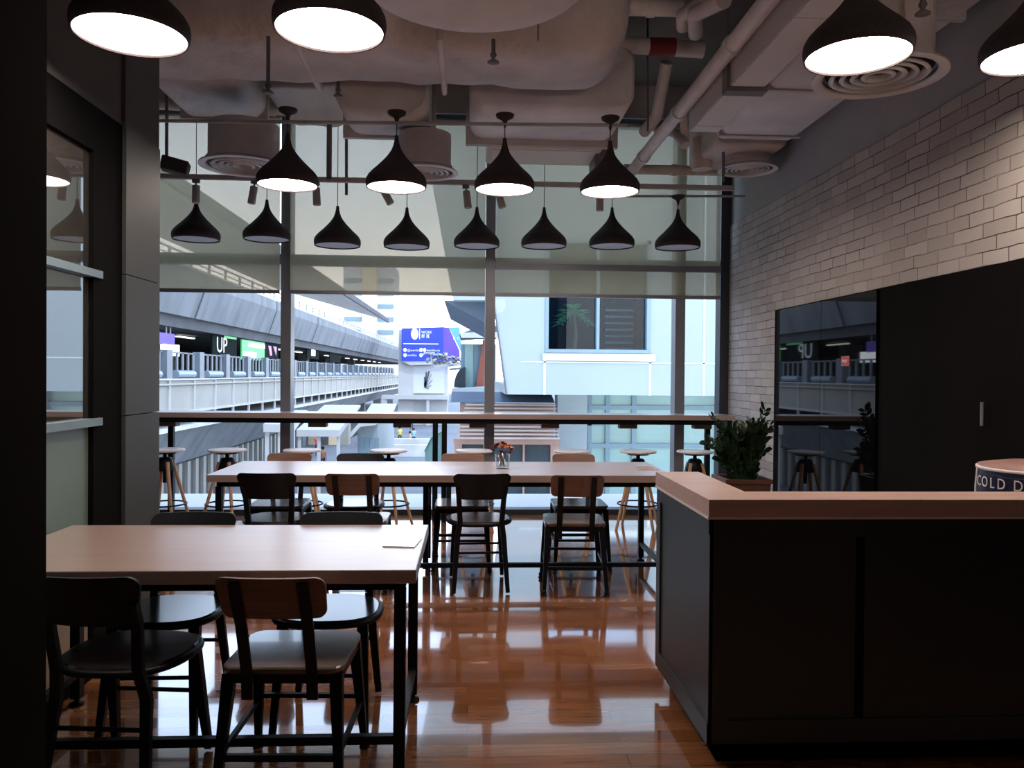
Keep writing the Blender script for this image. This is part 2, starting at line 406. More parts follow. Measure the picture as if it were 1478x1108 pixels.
# left: a near dark pier, then the partition wall with its glazed opening, then a grey pier
struct(MB().box(-3.2, at(67, 600, 2.0).x, 1.0, 2.0, 0, CEIL).build('wall_left', 'near_dark'))
struct(MB().box(-3.2, -1.9, -3.2, 1.0, 0, CEIL).build('wall_near_left', 'near_dark'))
lw = MB()
lw.box(-2.1, XL, 2.0, 4.1, 2.65, CEIL)
struct(lw.build('wall_partition', 'wall_grey'))
struct(MB().box(-2.1, XL+.004, 2.0, 4.1, 2.44, 2.65).box(-2.1, XL+.004, 3.80, 4.1, 0, 2.44).build('trim_2', 'clad_dark'))
pier = MB(); pier.box(-2.35, XL+.02, 4.1, 4.53, 2.65, CEIL)
struct(pier.build('wall_pier', 'wall_grey'))
pc = MB()
for z0, z1 in ((0, 1.195), (1.2, 1.905), (1.91, 2.65)): pc.box(-2.35, XL+.024, 4.1, 4.535, z0, z1)
struct(pc.build('trim_3', 'clad_grey'))
# glazed opening in the partition
w1 = bpy.data.objects.new('window_1', None); C.objects.link(w1); struct(w1)
MB().box(XL-.035, XL-.02, 2.0, 3.80, 1.19, 2.44).build('pane', 'partition_glass', w1)
MB().box(XL-.035, XL-.02, 2.0, 3.80, .47, 1.17).build('frosted_pane', 'frosted_green', w1)
MB().box(XL-.035, XL-.02, 2.0, 3.80, .0, .47).build('lower_pane', 'clear_low', w1)
MB().box(XL-.03, XL+.02, 2.0, 3.86, 1.165, 1.20).box(XL-.03, XL+.02, 2.0, 3.86, 1.855, 1.89).build('glazing_bar', 'frame_blue', w1)
MB().box(XL-.03, XL+.02, 2.0, 3.82, .0, .05).build('sill', 'clad_dark', w1)
struct(MB().box(-2.3, -1.85, 2.0, 4.08, 0, 2.64).build('wall_behind_partition', 'near_dark'))
# bay beyond the pier
struct(MB().box(XFL-.2, XFL, 4.2, 8.3, 0, CEIL).build('wall_bay', 'wall_grey'))
struct(MB().box(XFL, -2.35, 4.1, 4.2, 0, CEIL).build('wall_bay_back', 'wall_grey'))
# window wall
struct(MB().box(XFL, XR+.2, 8.0, 8.3, 4.02, CEIL).build('wall_window_head', 'plaster'))
w2 = bpy.data.objects.new('window_2', None); C.objects.link(w2); struct(w2)
mull = [-3.86, -1.83, .20, 2.14]
for x in mull: MB().box(x-.05, x+.05, 8.03, 8.2, 0, 4.02).build('mullion', 'alu', w2)
MB().box(2.555, 2.655, 8.04, 8.2, 0, 4.02).build('mullion', 'alu_dark', w2)
MB().box(XFL, 2.6, 8.06, 8.19, 2.50, 2.60).build('transom', 'alu', w2)
MB().box(XFL, 2.6, 8.04, 8.2, 0, .055).build('bottom_rail', 'alu_dark', w2)
MB().box(XFL, 2.6, 8.04, 8.2, 3.96, 4.02).build('head_rail', 'alu', w2)
xs = [XFL]+mull+[2.6]
for a, b in zip(xs[:-1], xs[1:]):
    for z0, z1 in ((.055, 2.50), (2.60, 3.96)):
        MB().quad((a+.05, 8.12, z0), (b-.05, 8.12, z0), (b-.05, 8.12, z1), (a+.05, 8.12, z1)).build('pane', 'window_glass', w2)
# roller blinds
def blind(x0, x1, zb, label, bar2=False):
    t = thing('roller_blind', label, 'blind', ((x0+x1)/2, 7.98, zb), 0, 'roller blinds in the window')
    h = (x1-x0)/2
    MB().box(-h, h, -.0015, .0015, .03, 3.97-zb).build('fabric', 'blind_mesh', t)
    MB().box(-h, h, -.012, .012, 0, .035).build('bottom_bar', 'alu', t)
    MB().tube([(-h, 0, 3.95-zb), (h, 0, 3.95-zb)], .03, 12).build('roller', 'alu', t)
    if bar2: MB().box(-h, h, -.035, -.005, 2.47-zb, 2.53-zb).build('front_rail', 'alu', t)
blind(-5.1, -3.90, 2.20, 'translucent beige roller blind lowered over the glass seen behind the grey pier')
blind(-3.82, -1.88, 2.20, 'translucent beige roller blind between the grey pier and the first window post')
blind(-1.78, .145, 2.20, 'translucent roller blind with blue sky showing through, middle one of the window')
blind(.25, 2.53, 2.20, 'wide translucent beige roller blind beside the white brick wall', True)

# dark glossy doors and black recess on the right wall
g = thing('black_cabinet', 'tall glossy black glass cabinet let into the brick wall, reflecting the window', 'cabinet', (XR, 5.91, 0))
MB().box(-.01, .028, -.87, .87, 0, 2.0).build('body', 'matte_black', g)
MB().box(-.028, -.008, -.865, -.052, .05, 1.99).build('door', 'black_glass', g)
MB().box(-.028, -.008, -.046, .82, .05, 1.99).build('door', 'black_glass', g)
MB().box(-.024, -.006, .825, .87, .0, 1.995).build('side_post', 'clad_dark', g)
st = MB().box(-.003, 0, -.06, .06, -.035, .035).build('warning_sticker', 'red_label')
p = at(1226, 521, 5.46); st.parent = g; st.location = (-.0285, 5.46-5.91, p.z); st['label'] = 'small red sticker with pale writing'
text_mesh('PUSH', .03, 'letter_white', st, (-.0045, .04, -.01), (PI/2, 0, -PI/2), ext=.0005)
dk = thing('black_cupboard', 'tall matte black cupboard run behind the counter', 'cupboard', (XR, 2.0, 0))
MB().box(-.012, .028, -5.0, 3.03, 0, 2.0).build('body', 'matte_black', dk)
for a in (-1.4, -.31, .78, 1.87): MB().box(-.026, -.012, a, a+1.09, .08, 1.99).build('door', 'matte_black', dk)
h = at(1435, 590, 4.0)
MB().tube([(-.05, 1.93, 1.18), (-.05, 1.93, 1.30)], .008).build('handle', 'alu', dk)

# ------------------------------------------------------------------ ceiling services
def duct(name, x0, x1, y0, y1, z0, z1, r, label, mat='insul', axis='y', cat='duct'):
    t = thing(name, label, cat, ((x0+x1)/2, (y0+y1)/2, z0))
    w, d, h = (x1-x0)/2, (y1-y0)/2, z1-z0
    b = MB()
    if axis == 'y': b.rbox(-w, w, -d, d, 0, h, r, 6)
    else:
        b.rbox(-d, d, -w, w, 0, h, r, 6, .2)
        for i_, (x, y, z) in enumerate(b.v):
            b.v[i_] = (x, y, z+.018*math.sin(y*5.1+x*3)*math.sin(y*2.3+1)+.008*math.sin(y*17+x*9))
        b.v = [(y, -x, z) for x, y, z in b.v]
    b.build('body', mat, t)
    return t, w, d, h
def hangers(t, pts, top):
    for x, y, z in pts: MB().tube([(x, y, z), (x, y, top-t.location.z)], .005, 6).build('hanger_rod', 'pipe_dark', t)
t, w, d, h = duct('ceiling_duct', -3.4, 1.0, 4.9, 5.85, 3.46, 4.28, .22, 'broad rounded lagged duct crossing the ceiling between the two pendant rows', 'insul', 'x')
for x in (-1.4, .1, 1.0): MB().rbox(-.02, .02, -d-.012, d+.012, -.012, h+.01, .02).build('clamp_band', 'insul_light', t, (x, 0, 0))
hangers(t, [(-2.0, -.5, 0), (.4, -.5, 0), (1.6, -.5, 0)], CEIL)
t, w, d, h = duct('ceiling_duct', -2.42, -1.72, 5.86, 6.85, 3.55, 4.1, .12, 'lagged duct stub at the grey pier side of the ceiling', 'insul_light')
MB().box(-w-.01, w+.01, d-.04, d+.01, -.015, h).build('end_flange', 'duct_metal', t)
t, w, d, h = duct('ceiling_duct', 1.96, 2.60, 1.5, 6.35, 3.33, 3.95, .06, 'long painted duct running along the top of the brick wall', 'insul_light')
for y in (-2.0, -.9, .2, 1.3, 2.3): MB().box(-w-.008, w+.008, y-.02, y+.02, -.012, h).build('clamp_band', 'duct_metal', t)
t, w, d, h = duct('ceiling_duct', 1.98, 2.58, 6.40, 7.2, 3.30, 3.7, .05, 'short duct box between the long wall duct and the window', 'insul')
t, w, d, h = duct('ceiling_duct', -.02, 1.22, 5.95, 6.85, 3.42, 3.9, .12, 'crumpled foil lagged duct above the white ceiling unit', 'insul_light')
MB().box(-w-.03, w+.03, d-.06, d, -.05, h).build('end_flange', 'duct_metal', t)
t, w, d, h = duct('ceiling_duct', -1.0, -.32, 5.90, 6.5, 3.33, 3.95, .14, 'lagged duct branch above the vent in the middle of the ceiling', 'insul')
MB().box(-w-.03, w+.03, d-.03, d+.02, -.02, h).build('end_flange', 'duct_metal', t)
# big drum near the camera
t = thing('duct_plenum', 'large round plaster coated plenum drum at the top edge of the view', 'duct', (.0, 3.62, 3.16))
MB().lathe([(.40, -.0), (.50, .015), (.55, .06), (.56, .45), (.50, .60)], n=48).build('drum', 'insul_light', t)
t2, w, d, h = duct('ceiling_duct', -3.6, 2.2, 3.5, 4.75, 3.78, 4.3, .2, 'wide flat duct above the round plenum drum', 'insul', 'x')
# box ahead of the window head
t, w, d, h = duct('ceiling_duct', -1.7, -1.0, 6.3, 7.2, 3.62, 3.95, .03, 'flat metal duct box above the middle roller blind', 'duct_metal', 'x')
def vent(px, py, Y, r, neck, label, boxy=None):
    p = at(px, py, Y)
    t = thing('ceiling_vent', label, 'vent', p, 0, 'round ceiling air vents')
    MB().lathe([(r, 0), (r*.99, .012), (r*.86, .022), (r*.84, .03), (r*.83, .008), (r*.88, -.004), (r, 0)], n=40, cap=False).build('outer_ring', 'vent_paint', t)
    MB().lathe([(r*.80, .04), (r*.80, .05)], n=40).build('backing', 'vent_dark', t)
    for k in (.68, .52, .36, .20):
        MB().lathe([(r*k, -.002), (r*(k+.06), .004), (r*(k+.05), .010), (r*(k-.04), .034), (r*(k-.05), .030), (r*k, -.002)], n=36, cap=False).build('louvre_ring', 'vent_paint', t)
    MB().lathe([(r*.86, .03), (r*.84, .055), (r*.79, .06), (r*.79, neck)], n=32, cap=False).build('neck', 'insul', t)
    return t
vent(352, 241, 6.3, .335, .32, 'round vent under the duct beside the grey pier')
vent(613, 250, 6.3, .26, .3, 'round vent half hidden by the second pendant of the lit middle row')
vent(1079, 246, 6.75, .25, .22, 'small round vent above the corner of brick wall and window')
vent(1268, 112, 4.05, .33, .42, 'largest round vent, right behind the lit pendant over the counter')
# cable trunk
t = thing('cable_duct', 'long pale rectangular cable trunk running towards the window beside the brick wall', 'trunking', (1.655, 3.5, 3.17))
MB().box(-.105, .105, -2.4, 2.15, 0, .17).build('trough', 'duct_metal', t)
for y0, y1 in ((-2.39, -1.0), (-.99, .30), (.31, 1.22), (1.36, 1.98), (1.99, 2.12)): MB().box(-.1, .1, y0, y1, -.01, 0).build('cover', 'vent_paint', t)
MB().box(-.125, .125, 1.24, 1.33, -.03, .19).build('bracket', 'pipe_dark', t)
hangers(t, [(-.11, 1.28, 0), (.11, 1.28, 0), (-.11, -.5, 0), (.11, -.5, 0)], CEIL)
# pipes
def pipe(pts, r, label, mat='pipe_paint', rings=0, group=None):
    o = Vector(pts[0]); t = thing('ceiling_pipe', label, 'pipe', o, 0, group)
    q = [Vector(p)-o for p in pts]
    MB().tube(q, r, 14).build('run', mat, t)
    for i in range(rings):
        p = q[0].lerp(q[1], (i+.5)/rings); dd = (q[1]-q[0]).normalized()*.025
        MB().tube([p-dd, p+dd], r*1.18, 14).build('coupling', mat, t)
    return t
pipe([(1.49, 1.6, 3.32), (1.49, 7.45, 3.32)], .05, 'thick cream pipe running diagonally up from the window beside the cable trunk', rings=5)
a, b = at(800, 8, 5.3), at(985, 12, 5.3); pipe([a, b], .055, 'stout cream pipe across the top edge beside the round plenum drum', rings=2)
a, b = at(862, 62, 6.0), at(1015, 72, 6.0)
t = pipe([a, b], .062, 'cream pipe with a red band right of the broad duct', rings=0)
q = at(955, 68, 6.0)-a; MB().tube([q-Vector((.10, 0, .002)), q+Vector((.10, 0, .002))], .068, 14).build('red_band', 'red_paint', t)
a, b = at(900, 244, 7.45), at(1045, 247, 7.45); pipe([a, b], .045, 'cream cross pipe where the diagonal pipe meets the window side', rings=1)
a, b = at(1045, 0, 4.6), at(1000, 30, 5.0); pipe([a, at(1003, 20, 5.0), at(1004, 48, 5.3)], .05, 'bent cream pipe hanging in front of the cable trunk top')
a, b = at(1020, 0, 4.9), at(980, 24, 5.2); pipe([a, at(985, 22, 5.2), at(986, 40, 5.3)], .045, 'bent cream pipe beside the stout pipe at the top edge')
pipe([at(962, 90, 6.3), at(948, 168, 6.6), at(930, 190, 6.9)], .05, 'short drooping cream pipe crossing behind the diagonal pipe')
pipe([at(1010, 130, 6.2), at(985, 160, 6.5), at(990, 205, 6.7)], .035, 'short branch pipe under the cable trunk end')
pipe([at(948, 186, 6.9), at(975, 192, 6.7), at(990, 210, 6.6)], .04, 'angled elbow pipe below the diagonal pipe')
pipe([at(225, 150, 7.3), at(560, 165, 7.3)], .05, 'cream pipe across the ceiling above the first two roller blinds', rings=3)
pipe([at(395, 116, 6.9), at(545, 122, 6.9)], .02, 'thin conduit above the lit middle pendants')
pipe([at(1012, 200, 6.9), at(1013, 245, 6.9)], .09, 'thick upright cream pipe behind the vent near the window corner')
pipe([at(1044, 196, 6.6), at(1044, 262, 6.6)], .012, 'thin rod beside the vent near the window corner', 'pipe_dark')
for i, (px, y0, y1, Y) in enumerate(((935, 20, 190, 6.2), (908, 80, 150, 6.2), (880, 90, 180, 6.1))):
    pipe([at(px, y0, Y), at(px, y1, Y)], .008, ['thin rod through the dark gap crossing the red banded pipe', 'thin rod left of the red banded pipe middle', 'thin rod touching the end of the broad duct'][i], 'pipe_dark')
t = thing('cable_tray', 'dark steel cable tray high in the gap beside the broad duct', 'tray', (1.25, 6.2, 3.95))
MB().box(-.3, .3, -.1, .1, 0, .01).box(-.3, .3, -.11, -.1, 0, .06).box(-.3, .3, .1, .11, 0, .06).build('trough', 'pipe_dark', t)
# white ceiling unit
t = thing('ceiling_unit', 'flat white ceiling unit hanging above the wide roller blind', 'air unit', (.63, 7.1, 3.36))
MB().rbox(-.5, .5, -.27, .27, 0, .1, .02).build('casing', 'vent_paint', t)
MB().box(-.45, .45, -.22, .22, -.006, .0).build('underside_panel', 'white_trim', t)
MB().box(.45, .6, -.15, .2, -.1, .18).build('dark_side_box', 'pipe_dark', t)
# conduits carrying lamps
pipe([at(226, 174, 5.7), at(905, 181, 5.7)], .013, 'thin grey conduit carrying the four lit middle pendants', 'spot_grey')
pipe([at(870, 283, 7.5), at(1075, 283, 7.5)], .012, 'thin grey conduit at the window corner carrying the last unlit pendant', 'spot_grey')
# track with spotlights
t = thing('lighting_track', 'grey lighting track across the window carrying small spotlights', 'lighting track', (0, 7.05, 0))
a, b = at(100, 258, 7.05), at(1062, 272, 7.05)
zt = (a.z+b.z)/2+.02
MB().box(-3.4, 2.35, -.02, .02, zt-.02, zt+.02).build('rail', 'spot_grey', t)
for x_, z_ in ((-3.2, CEIL), (-1.26, CEIL), (1.22, CEIL)): MB().box(x_, x_+.04, -.02, .02, zt, z_).build('drop_rod', 'pipe_dark', t)
def spot():
    t = thing('track_spotlight', '', 'spotlight', (0, 0, 0), 0, 'spotlights on the lighting track')
    MB().box(-.03, .03, -.015, .015, -.03, 0).tube([(0, 0, -.03), (0, 0, -.06)], .008).build('adapter', 'pipe_dark', t)
    MB().lathe([(.02, 0), (.032, -.005), (.034, -.15), (.028, -.155)], (0, 0, -.05), 20).build('barrel', 'spot_grey', t)
    return t
sp = spot(); used = []
for px, tilt, lab in ((283, 0, 'spotlight directly over the unlit pendant next to the grey pier'), (368, -.15, 'spotlight over the second unlit pendant from the grey pier'),
                      (456, .05, 'spotlight tucked behind the first lit middle pendant'), (548, .5, 'strongly tilted spotlight behind the second lit middle pendant'),
                      (672, .12, 'spotlight in front of the window post in the middle'), (716, .3, 'spotlight peeping out beside the third lit middle pendant'),
                      (866, 0, 'spotlight under the fourth lit middle pendant')):
    p = at(px, 270, 7.05); o = place(sp, used, (p.x, 7.05, zt-.02), 0, lab); o.rotation_euler = (0, -tilt, 0)
# speaker on rod
p = at(253, 240, 6.7)
t = thing('wall_speaker', 'black box loudspeaker hanging tilted from a rod beside the grey pier', 'speaker', p)
o = MB().rbox(-.105, .105, -.07, .07, -.055, .055, .012).build('cabinet', 'shade_black', t); o.rotation_euler = (0, .22, .2)
MB().tube([(-.07, 0, .05), (-.07, 0, 4.3-p.z)], .014, 8).build('rod', 'pipe_dark', t)
# sprinklers
def sprinkler(px, py, Y, label, up=.25):
    p = at(px, py, Y); t = thing('ceiling_sprinkler', label, 'sprinkler', p)
    MB().tube([(0, 0, .02), (0, 0, up)], .012, 8).build('drop_pipe', 'pipe_dark', t)
    MB().lathe([(.012, .03), (.02, .01), (.008, -.01), (.035, -.03), (.035, -.034), (.004, -.036)], n=14).build('rose', 'pipe_dark', t)
sprinkler(387, 126, 4.85, 'dark sprinkler head above the first lit middle pendant', .3)
sprinkler(488, 132, 5.9, 'pale sprinkler fitting between the first two lit middle pendants')
sprinkler(712, 82, 4.6, 'small sprinkler below the broad duct above the third lit middle pendant', .1)
sprinkler(1332, 10, 3.6, 'small sprinkler at the top edge right of the lit counter pendant', .2)
pipe([at(500, 165, 7.6), at(500, 281, 7.6)], .014, 'thin drop rod between the third unlit pendant and the middle window blind', 'pipe_dark')

# ------------------------------------------------------------------ pendants
W = .43
PROF = [(.485, 0), (.497, .05), (.50, .09), (.493, .14), (.46, .20), (.40, .265), (.33, .33), (.26, .40), (.19, .475), (.13, .55), (.085, .62), (.055, .70), (.038, .78), (.03, .86)]
def pendant(lit, cord):
    t = thing('pendant_lamp', '', 'pendant lamp')
    pr = [(r*W, z*W) for r, z in PROF]
    inner = [(r*W-.006, z*W) for r, z in reversed(PROF[:8])]
    b = MB()
    n = 48
    rings = [[Vector((r*math.cos(2*PI*k/n), r*math.sin(2*PI*k/n), z)) for k in range(n)] for r, z in inner+pr]
    b.loft(rings, False, True); b.add(rings[-1], [tuple(range(n))])
    b.build('lamp_shade', 'shade_black', t)
    MB().lathe([(.470*W, .010), (.470*W, .016)], n=40).build('diffuser', 'diffuser_lit' if lit else 'diffuser_off', t)
    top = .86*W
    MB().tube([(0, 0, top-.01), (0, 0, top+cord)], .0035, 8).build('cord', 'cord_black', t)
    c = top+cord
    MB().lathe([(.006, -.085), (.012, -.06), (.02, -.035), (.06, -.012), (.066, 0), (.066, .008)], (0, 0, c), 24).build('canopy', 'shade_black', t)
    return t
ZB = 2.735
proto = pendant(True, .16); used = []
for px, lab in ((415, 'lit black pendant of the middle row, hanging next to the round vent by the pier'), (572, 'lit black pendant of the middle row, second from the grey pier'),
                (728, 'lit black pendant of the middle row, in front of the middle window post'), (880, 'lit black pendant of the middle row, closest to the brick wall')):
    p = at(px, 275, 5.7); place(proto, used, (p.x, 5.7, ZB), 0, lab, 'lit pendants above the far table')
proto = pendant(True, 1.2); used = []
for px, py, Y, lab in ((189, 53, 3.15, 'large lit black pendant in the upper corner above the dark near pier'), (476, 46, 3.1, 'large lit black pendant above the paper end of the near table'),
                       (1238, 83, 3.2, 'large lit black pendant above the counter, in front of a round vent'), (1497, 84, 3.2, 'lit black pendant cut off by the frame beside the brick wall')):
    p = at(px, py, Y)
    if px > 1000: proto, used = pendant(True, (3.157 if px < 1400 else 3.32)-p.z-.86*W), []
    place(proto, used, p, 0, lab, 'large lit pendants nearest the camera')
proto = pendant(False, 1.2); used = []
labs = ['unlit black pendant above the bar, closest to the grey pier', 'unlit black pendant under the first lit one, second from the grey pier', 'unlit black pendant left of centre against blue sky, third from the pier',
        'unlit black pendant below the second lit one, fourth from the pier', 'unlit black pendant overlapping the middle window post', 'unlit black pendant between the third and fourth lit ones',
        'unlit black pendant below the lit one closest to the brick wall', None]
for px, py, lab in zip((283, 385, 487, 587, 688, 785, 883), (346, 346, 355, 357, 356, 356, 356), labs):
    p = at(px, py, 7.5); place(proto, used, (p.x, 7.5, p.z), 0, lab, 'unlit pendants above the window bar')
p = at(978, 358, 7.5); o = pendant(False, .12); o.location = p
tag(o, 'unlit short-corded black pendant at the window corner by the brick wall', None, 'unlit pendants above the window bar')

# ------------------------------------------------------------------ tables
def table(x0, x1, y0, y1, label):
    cx, cy = (x0+x1)/2, (y0+y1)/2; w, d = (x1-x0)/2, (y1-y0)/2
    t = thing('long_table', label, 'table', (cx, cy, 0), 0, 'long communal tables')
    MB().slab([(-w, -d), (w, -d), (w, d), (-w, d)], .703, .75, .003).build('tabletop', 'table_wood', t)
    a, b = w-.06, d-.08
    MB().box(-a, a, -b-.018, -b+.018, .665, .703).box(-a, a, b-.018, b+.018, .665, .703).box(-a-.018, -a+.018, -b, b, .665, .703).box(a-.018, a+.018, -b, b, .665, .703).build('frame', 'black_metal', t)
    for sx in (-1, 1):
        for sy in (-1, 1):
            lg = MB().box(sx*a-.02, sx*a+.02, sy*b-.02, sy*b+.02, .03, .665).build('leg', 'black_metal', t)
            MB().lathe([(.03, 0), (.03, .008), (.012, .015), (.012, .05)], (sx*a, sy*b, 0), 14).build('foot', 'black_metal', lg)
        MB().box(sx*a-.014, sx*a+.014, -b, b, .12, .15).build('stretcher', 'black_metal', t)
    MB().box(-a, a, -b-.014, -b+.014, .12, .15).build('stretcher', 'black_metal', t)
    return t, a, b
TN, _, _ = table(-1.72, -.178, 2.73, 3.55, 'long pale wood table on black steel legs with white papers, nearest the camera')
TF, fa, fb = table(-1.71, 1.38, 5.28, 6.12, 'long pale wood table on black steel legs with a small flower vase')
MB().box(-.16, -.12, -.02, .02, .03, .665).box(-.16, -.12, fb-.02, fb+.02, .03, .665).build('middle_leg', 'black_metal', TF)
p = at(741, 700, 5.9); MB().box(-.075, .075, -.04, .04, 0, .07).build('socket_box', 'bracket_wood', TF, (p.x+.165, .0, .633))
# papers and card
p = at(580, 784, 3.12)
o = MB().box(-.062, .062, -.085, .085, 0, .004).build('paper_sheet', 'paper'); o.location = (p.x, 3.17, .7505); o.rotation_euler = (0, 0, -.12)
tag(o, 'small stack of white papers on the corner of the near table', 'paper')
p = at(931, 675, 5.7)
cd_ = thing('menu_card', 'flat printed brownish card on the far end of the flower vase table', 'card', (p.x, 5.7, .7505))
MB().box(-.075, .075, -.11, .11, 0, .003).build('card', 'card_pink', cd_)
for i in range(7): MB().box(-.06, .05-.01*(i % 3), -.09+.026*i, -.08+.026*i, .003, .0034).build('print_line', 'brown_frame', cd_)
# vase with flowers
p = at(725, 676, 5.68)
v = thing('flower_vase', 'small clear glass tumbler with orange and burgundy flowers', 'vase', (p.x, 5.68, .7505))
gl = MB(); n = 28
pr = [(.046, 0), (.05, .004), (.054, .10), (.0515, .10), (.047, .012), (.002, .012)]
gl.loft([[Vector((r*math.cos(2*PI*k/n), r*math.sin(2*PI*k/n), z)) for k in range(n)] for r, z in pr], False); gl.add([(.046*math.cos(2*PI*k/n), .046*math.sin(2*PI*k/n), 0) for k in range(n)], [tuple(range(n))])
gl.build('glass', 'vase_glass', v)
stm = MB()
for i in range(9):
    a = i*2.4; stm.tube([(.02*math.cos(a), .02*math.sin(a), .015), (.03*math.cos(a+2), .03*math.sin(a+2), .13)], .0025, 5)
stm.build('stems', 'stem_green', v)
def blossom(c, r, mat):
    b = MB()
    for ring, (rr, tilt, k) in enumerate(((1, .25, 8), (.75, .7, 7), (.45, 1.15, 5))):
        for i in range(k):
            a = 2*PI*i/k+ring*.4; d = Vector((math.cos(a)*math.cos(tilt), math.sin(a)*math.cos(tilt), math.sin(tilt)))
            s_ = Vector((-math.sin(a), math.cos(a), 0)); up = d.cross(s_)
            pts = [Vector((0, 0, 0)), d*r*rr*.5+s_*r*.28, d*r*rr+s_*r*.2+up*-.1*r, d*r*rr*1.08, d*r*rr-s_*r*.2-up*.1*r, d*r*rr*.5-s_*r*.28]
            b.add([q+Vector(c) for q in pts], [(0, 1, 2, 3, 4, 5)], True)
    b.ball(c, r*.3, 8, 5)
    b.build('blossom', mat, v)
for x, y, z, r, m_ in ((.0, -.03, .15, .04, 'petal_orange'), (.045, -.01, .145, .034, 'petal_orange'), (.02, .02, .165, .035, 'petal_orange'), (-.05, -.01, .15, .032, 'petal_red'),
                      (-.035, .02, .165, .03, 'petal_red'), (.065, .02, .13, .028, 'petal_red'), (-.01, -.045, .115, .03, 'petal_red'), (-.065, .0, .125, .026, 'petal_red'), (.05, -.04, .115, .024, 'petal_red'), (.0, .0, .18, .028, 'petal_red')):
    blossom((x, y, z), r, m_)

# ------------------------------------------------------------------ chairs
def sheet(rows, yf, th, nx=13):
    """curved panel: rows = (z, half width); yf(x, z) gives depth"""
    front, back = [], []
    for z, hw in rows:
        front.append([Vector((hw*(2*i/(nx-1)-1), yf(hw*(2*i/(nx-1)-1), z), z)) for i in range(nx)])
    back = [[p+Vector((0, -th, 0)) for p in r] for r in front]
    b = MB()
    b.loft(front, False, True, closed=False); b.loft(back, False, True, closed=False)
    for A in ((0, 0), (-1, -1)):
        b.add(front[A[0]]+back[A[0]], [(i, i+1, nx+i+1, nx+i) for i in range(nx-1)], True)
    for k in (0, -1):
        col = [r[k] for r in front]+[r[k] for r in back]; m = len(front)
        b.add(col, [(i, i+1, m+i+1, m+i) for i in range(m-1)], True)
    return b
def round_rows(z0, z1, w0, w1, r, n=5):
    rows = []
    for i in range(n): a = PI/2*i/n; rows.append((z0+r*(1-math.cos(a)), w0-r*(1-math.sin(a))))
    rows.append((z0+r, w0))
    for k in (.25, .5, .75): rows.append((z0+r+(z1-z0-2*r)*k, w0+(w1-w0)*k))
    rows.append((z1-r, w1))
    for i in range(n-1, -1, -1): a = PI/2*i/n; rows.append((z1-r*(1-math.cos(a)), w1-r*(1-math.sin(a))))
    return rows
def lean(z): return -.185-(z-.45)*.5
def chair_wood():
    t = thing('dining_chair', '', 'chair')
    MB().slab(rrect(.40, .385, .05, 0, .01), .438, .46, .005).build('seat', 'seat_grey', t)
    MB().slab(rrect(.385, .37, .05, 0, .01), .405, .438, .003).build('seat_frame', 'black_metal', t)
    yf = lambda x, z: lean(z)+.05-.9*(.17**2-x*x)*.9
    bk = sheet(round_rows(.645, .79, .165, .17, .03), yf, .014).build('backrest', 'wood_brown', t)
    for s in (-1, 1):
        b = MB(); X = s*.105; off = .05-.9*(.17**2-X*X)*.9
        pts = [(.36, -.19+.0), (.45, lean(.45)-.012), (.62, lean(.62)+off-.020), (.775, lean(.775)+off-.020)]
        for (z0, y0), (z1, y1) in zip(pts[:-1], pts[1:]): b.bar((X, y0, z0), (X, y1, z1), .036, .009, up=(0, 1, 0))
        b.build('upright', 'black_metal', t)
        # hooks under the seat
    ft = {}
    for sx in (-1, 1):
        for sy, yt, yb in ((1, .17, .245), (-1, -.15, -.215)):
            lg = MB().bar((sx*.175, yt, .43), (sx*.20, yb, .035), .042, .036, .024, .022).build('leg', 'black_metal', t)
            MB().ball((sx*.202, yb+.004*sy, .022), .018, 10, 6).lathe([(.02, 0), (.02, .006), (.008, .012), (.008, .03)], (sx*.202, yb+.004*sy, 0), 10).build('foot', 'black_metal', lg)
    MB().bar((-.187, -.19, .17), (.187, -.19, .17), .016, .022).build('stretcher', 'black_metal', t)
    MB().bar((-.185, .215, .21), (.185, .215, .21), .016, .016).build('stretcher', 'black_metal', t)
    for s in (-1, 1): MB().bar((s*.192, -.19, .18), (s*.192, .215, .19), .014, .02).build('stretcher', 'black_metal', t)
    return t
def chair_black():
    t = thing('metal_chair', '', 'chair')
    out = []
    for k in range(36):
        a = 2*PI*k/36; c, s = math.cos(a), math.sin(a)
        x = .205*math.copysign(abs(c)**.72, c)*(1+.06*s); y = .2*math.copysign(abs(s)**.8, s)+.01
        out.append((x, y))
    MB().slab(out, .43, .458, .006).build('seat', 'black_gloss', t)
    rim = [(x*1.02, y*1.02, .44) for x, y in out]; MB().tube(rim+[rim[0]], .013, 8).build('seat_rim', 'black_metal', t)
    yf = lambda x, z: lean(z)+.06-1.1*(.18**2-x*x)
    rows = round_rows(.615, .79, .155, .185, .035)
    sheet(rows, yf, .012, 15).build('backrest', 'black_metal', t)
    for s in (-1, 1):
        pts = [(s*.155, yf(.155, .70)-.012, .70), (s*.145, yf(.15, .62)-.004, .62), (s*.135, lean(.46)-.01, .46), (s*.15, -.175, .36), (s*.175, -.235, .01)]
        b = MB()
        ww = [.028, .032, .034, .036, .026]
        for i in range(4): b.bar(pts[i], pts[i+1], ww[i], .022, ww[i+1], .022, up=(0, 1, 0))
        b.build('leg', 'black_metal', t)
        b = MB()
        b.bar((s*.155, .155, .43), (s*.178, .235, .01), .042, .034, .024, .024)
        b.build('leg', 'black_metal', t)
    MB().tube([(-.15, -.185, .26), (.15, -.185, .26)], .008).build('stretcher', 'black_metal', t)
    MB().tube([(-.165, .195, .24), (.165, .195, .24)], .008).build('stretcher', 'black_metal', t)
    return t
cw, cb_ = chair_wood(), chair_black(); uw, ub = [], []
G1, G2 = 'wood-backed chairs', 'black metal chairs'
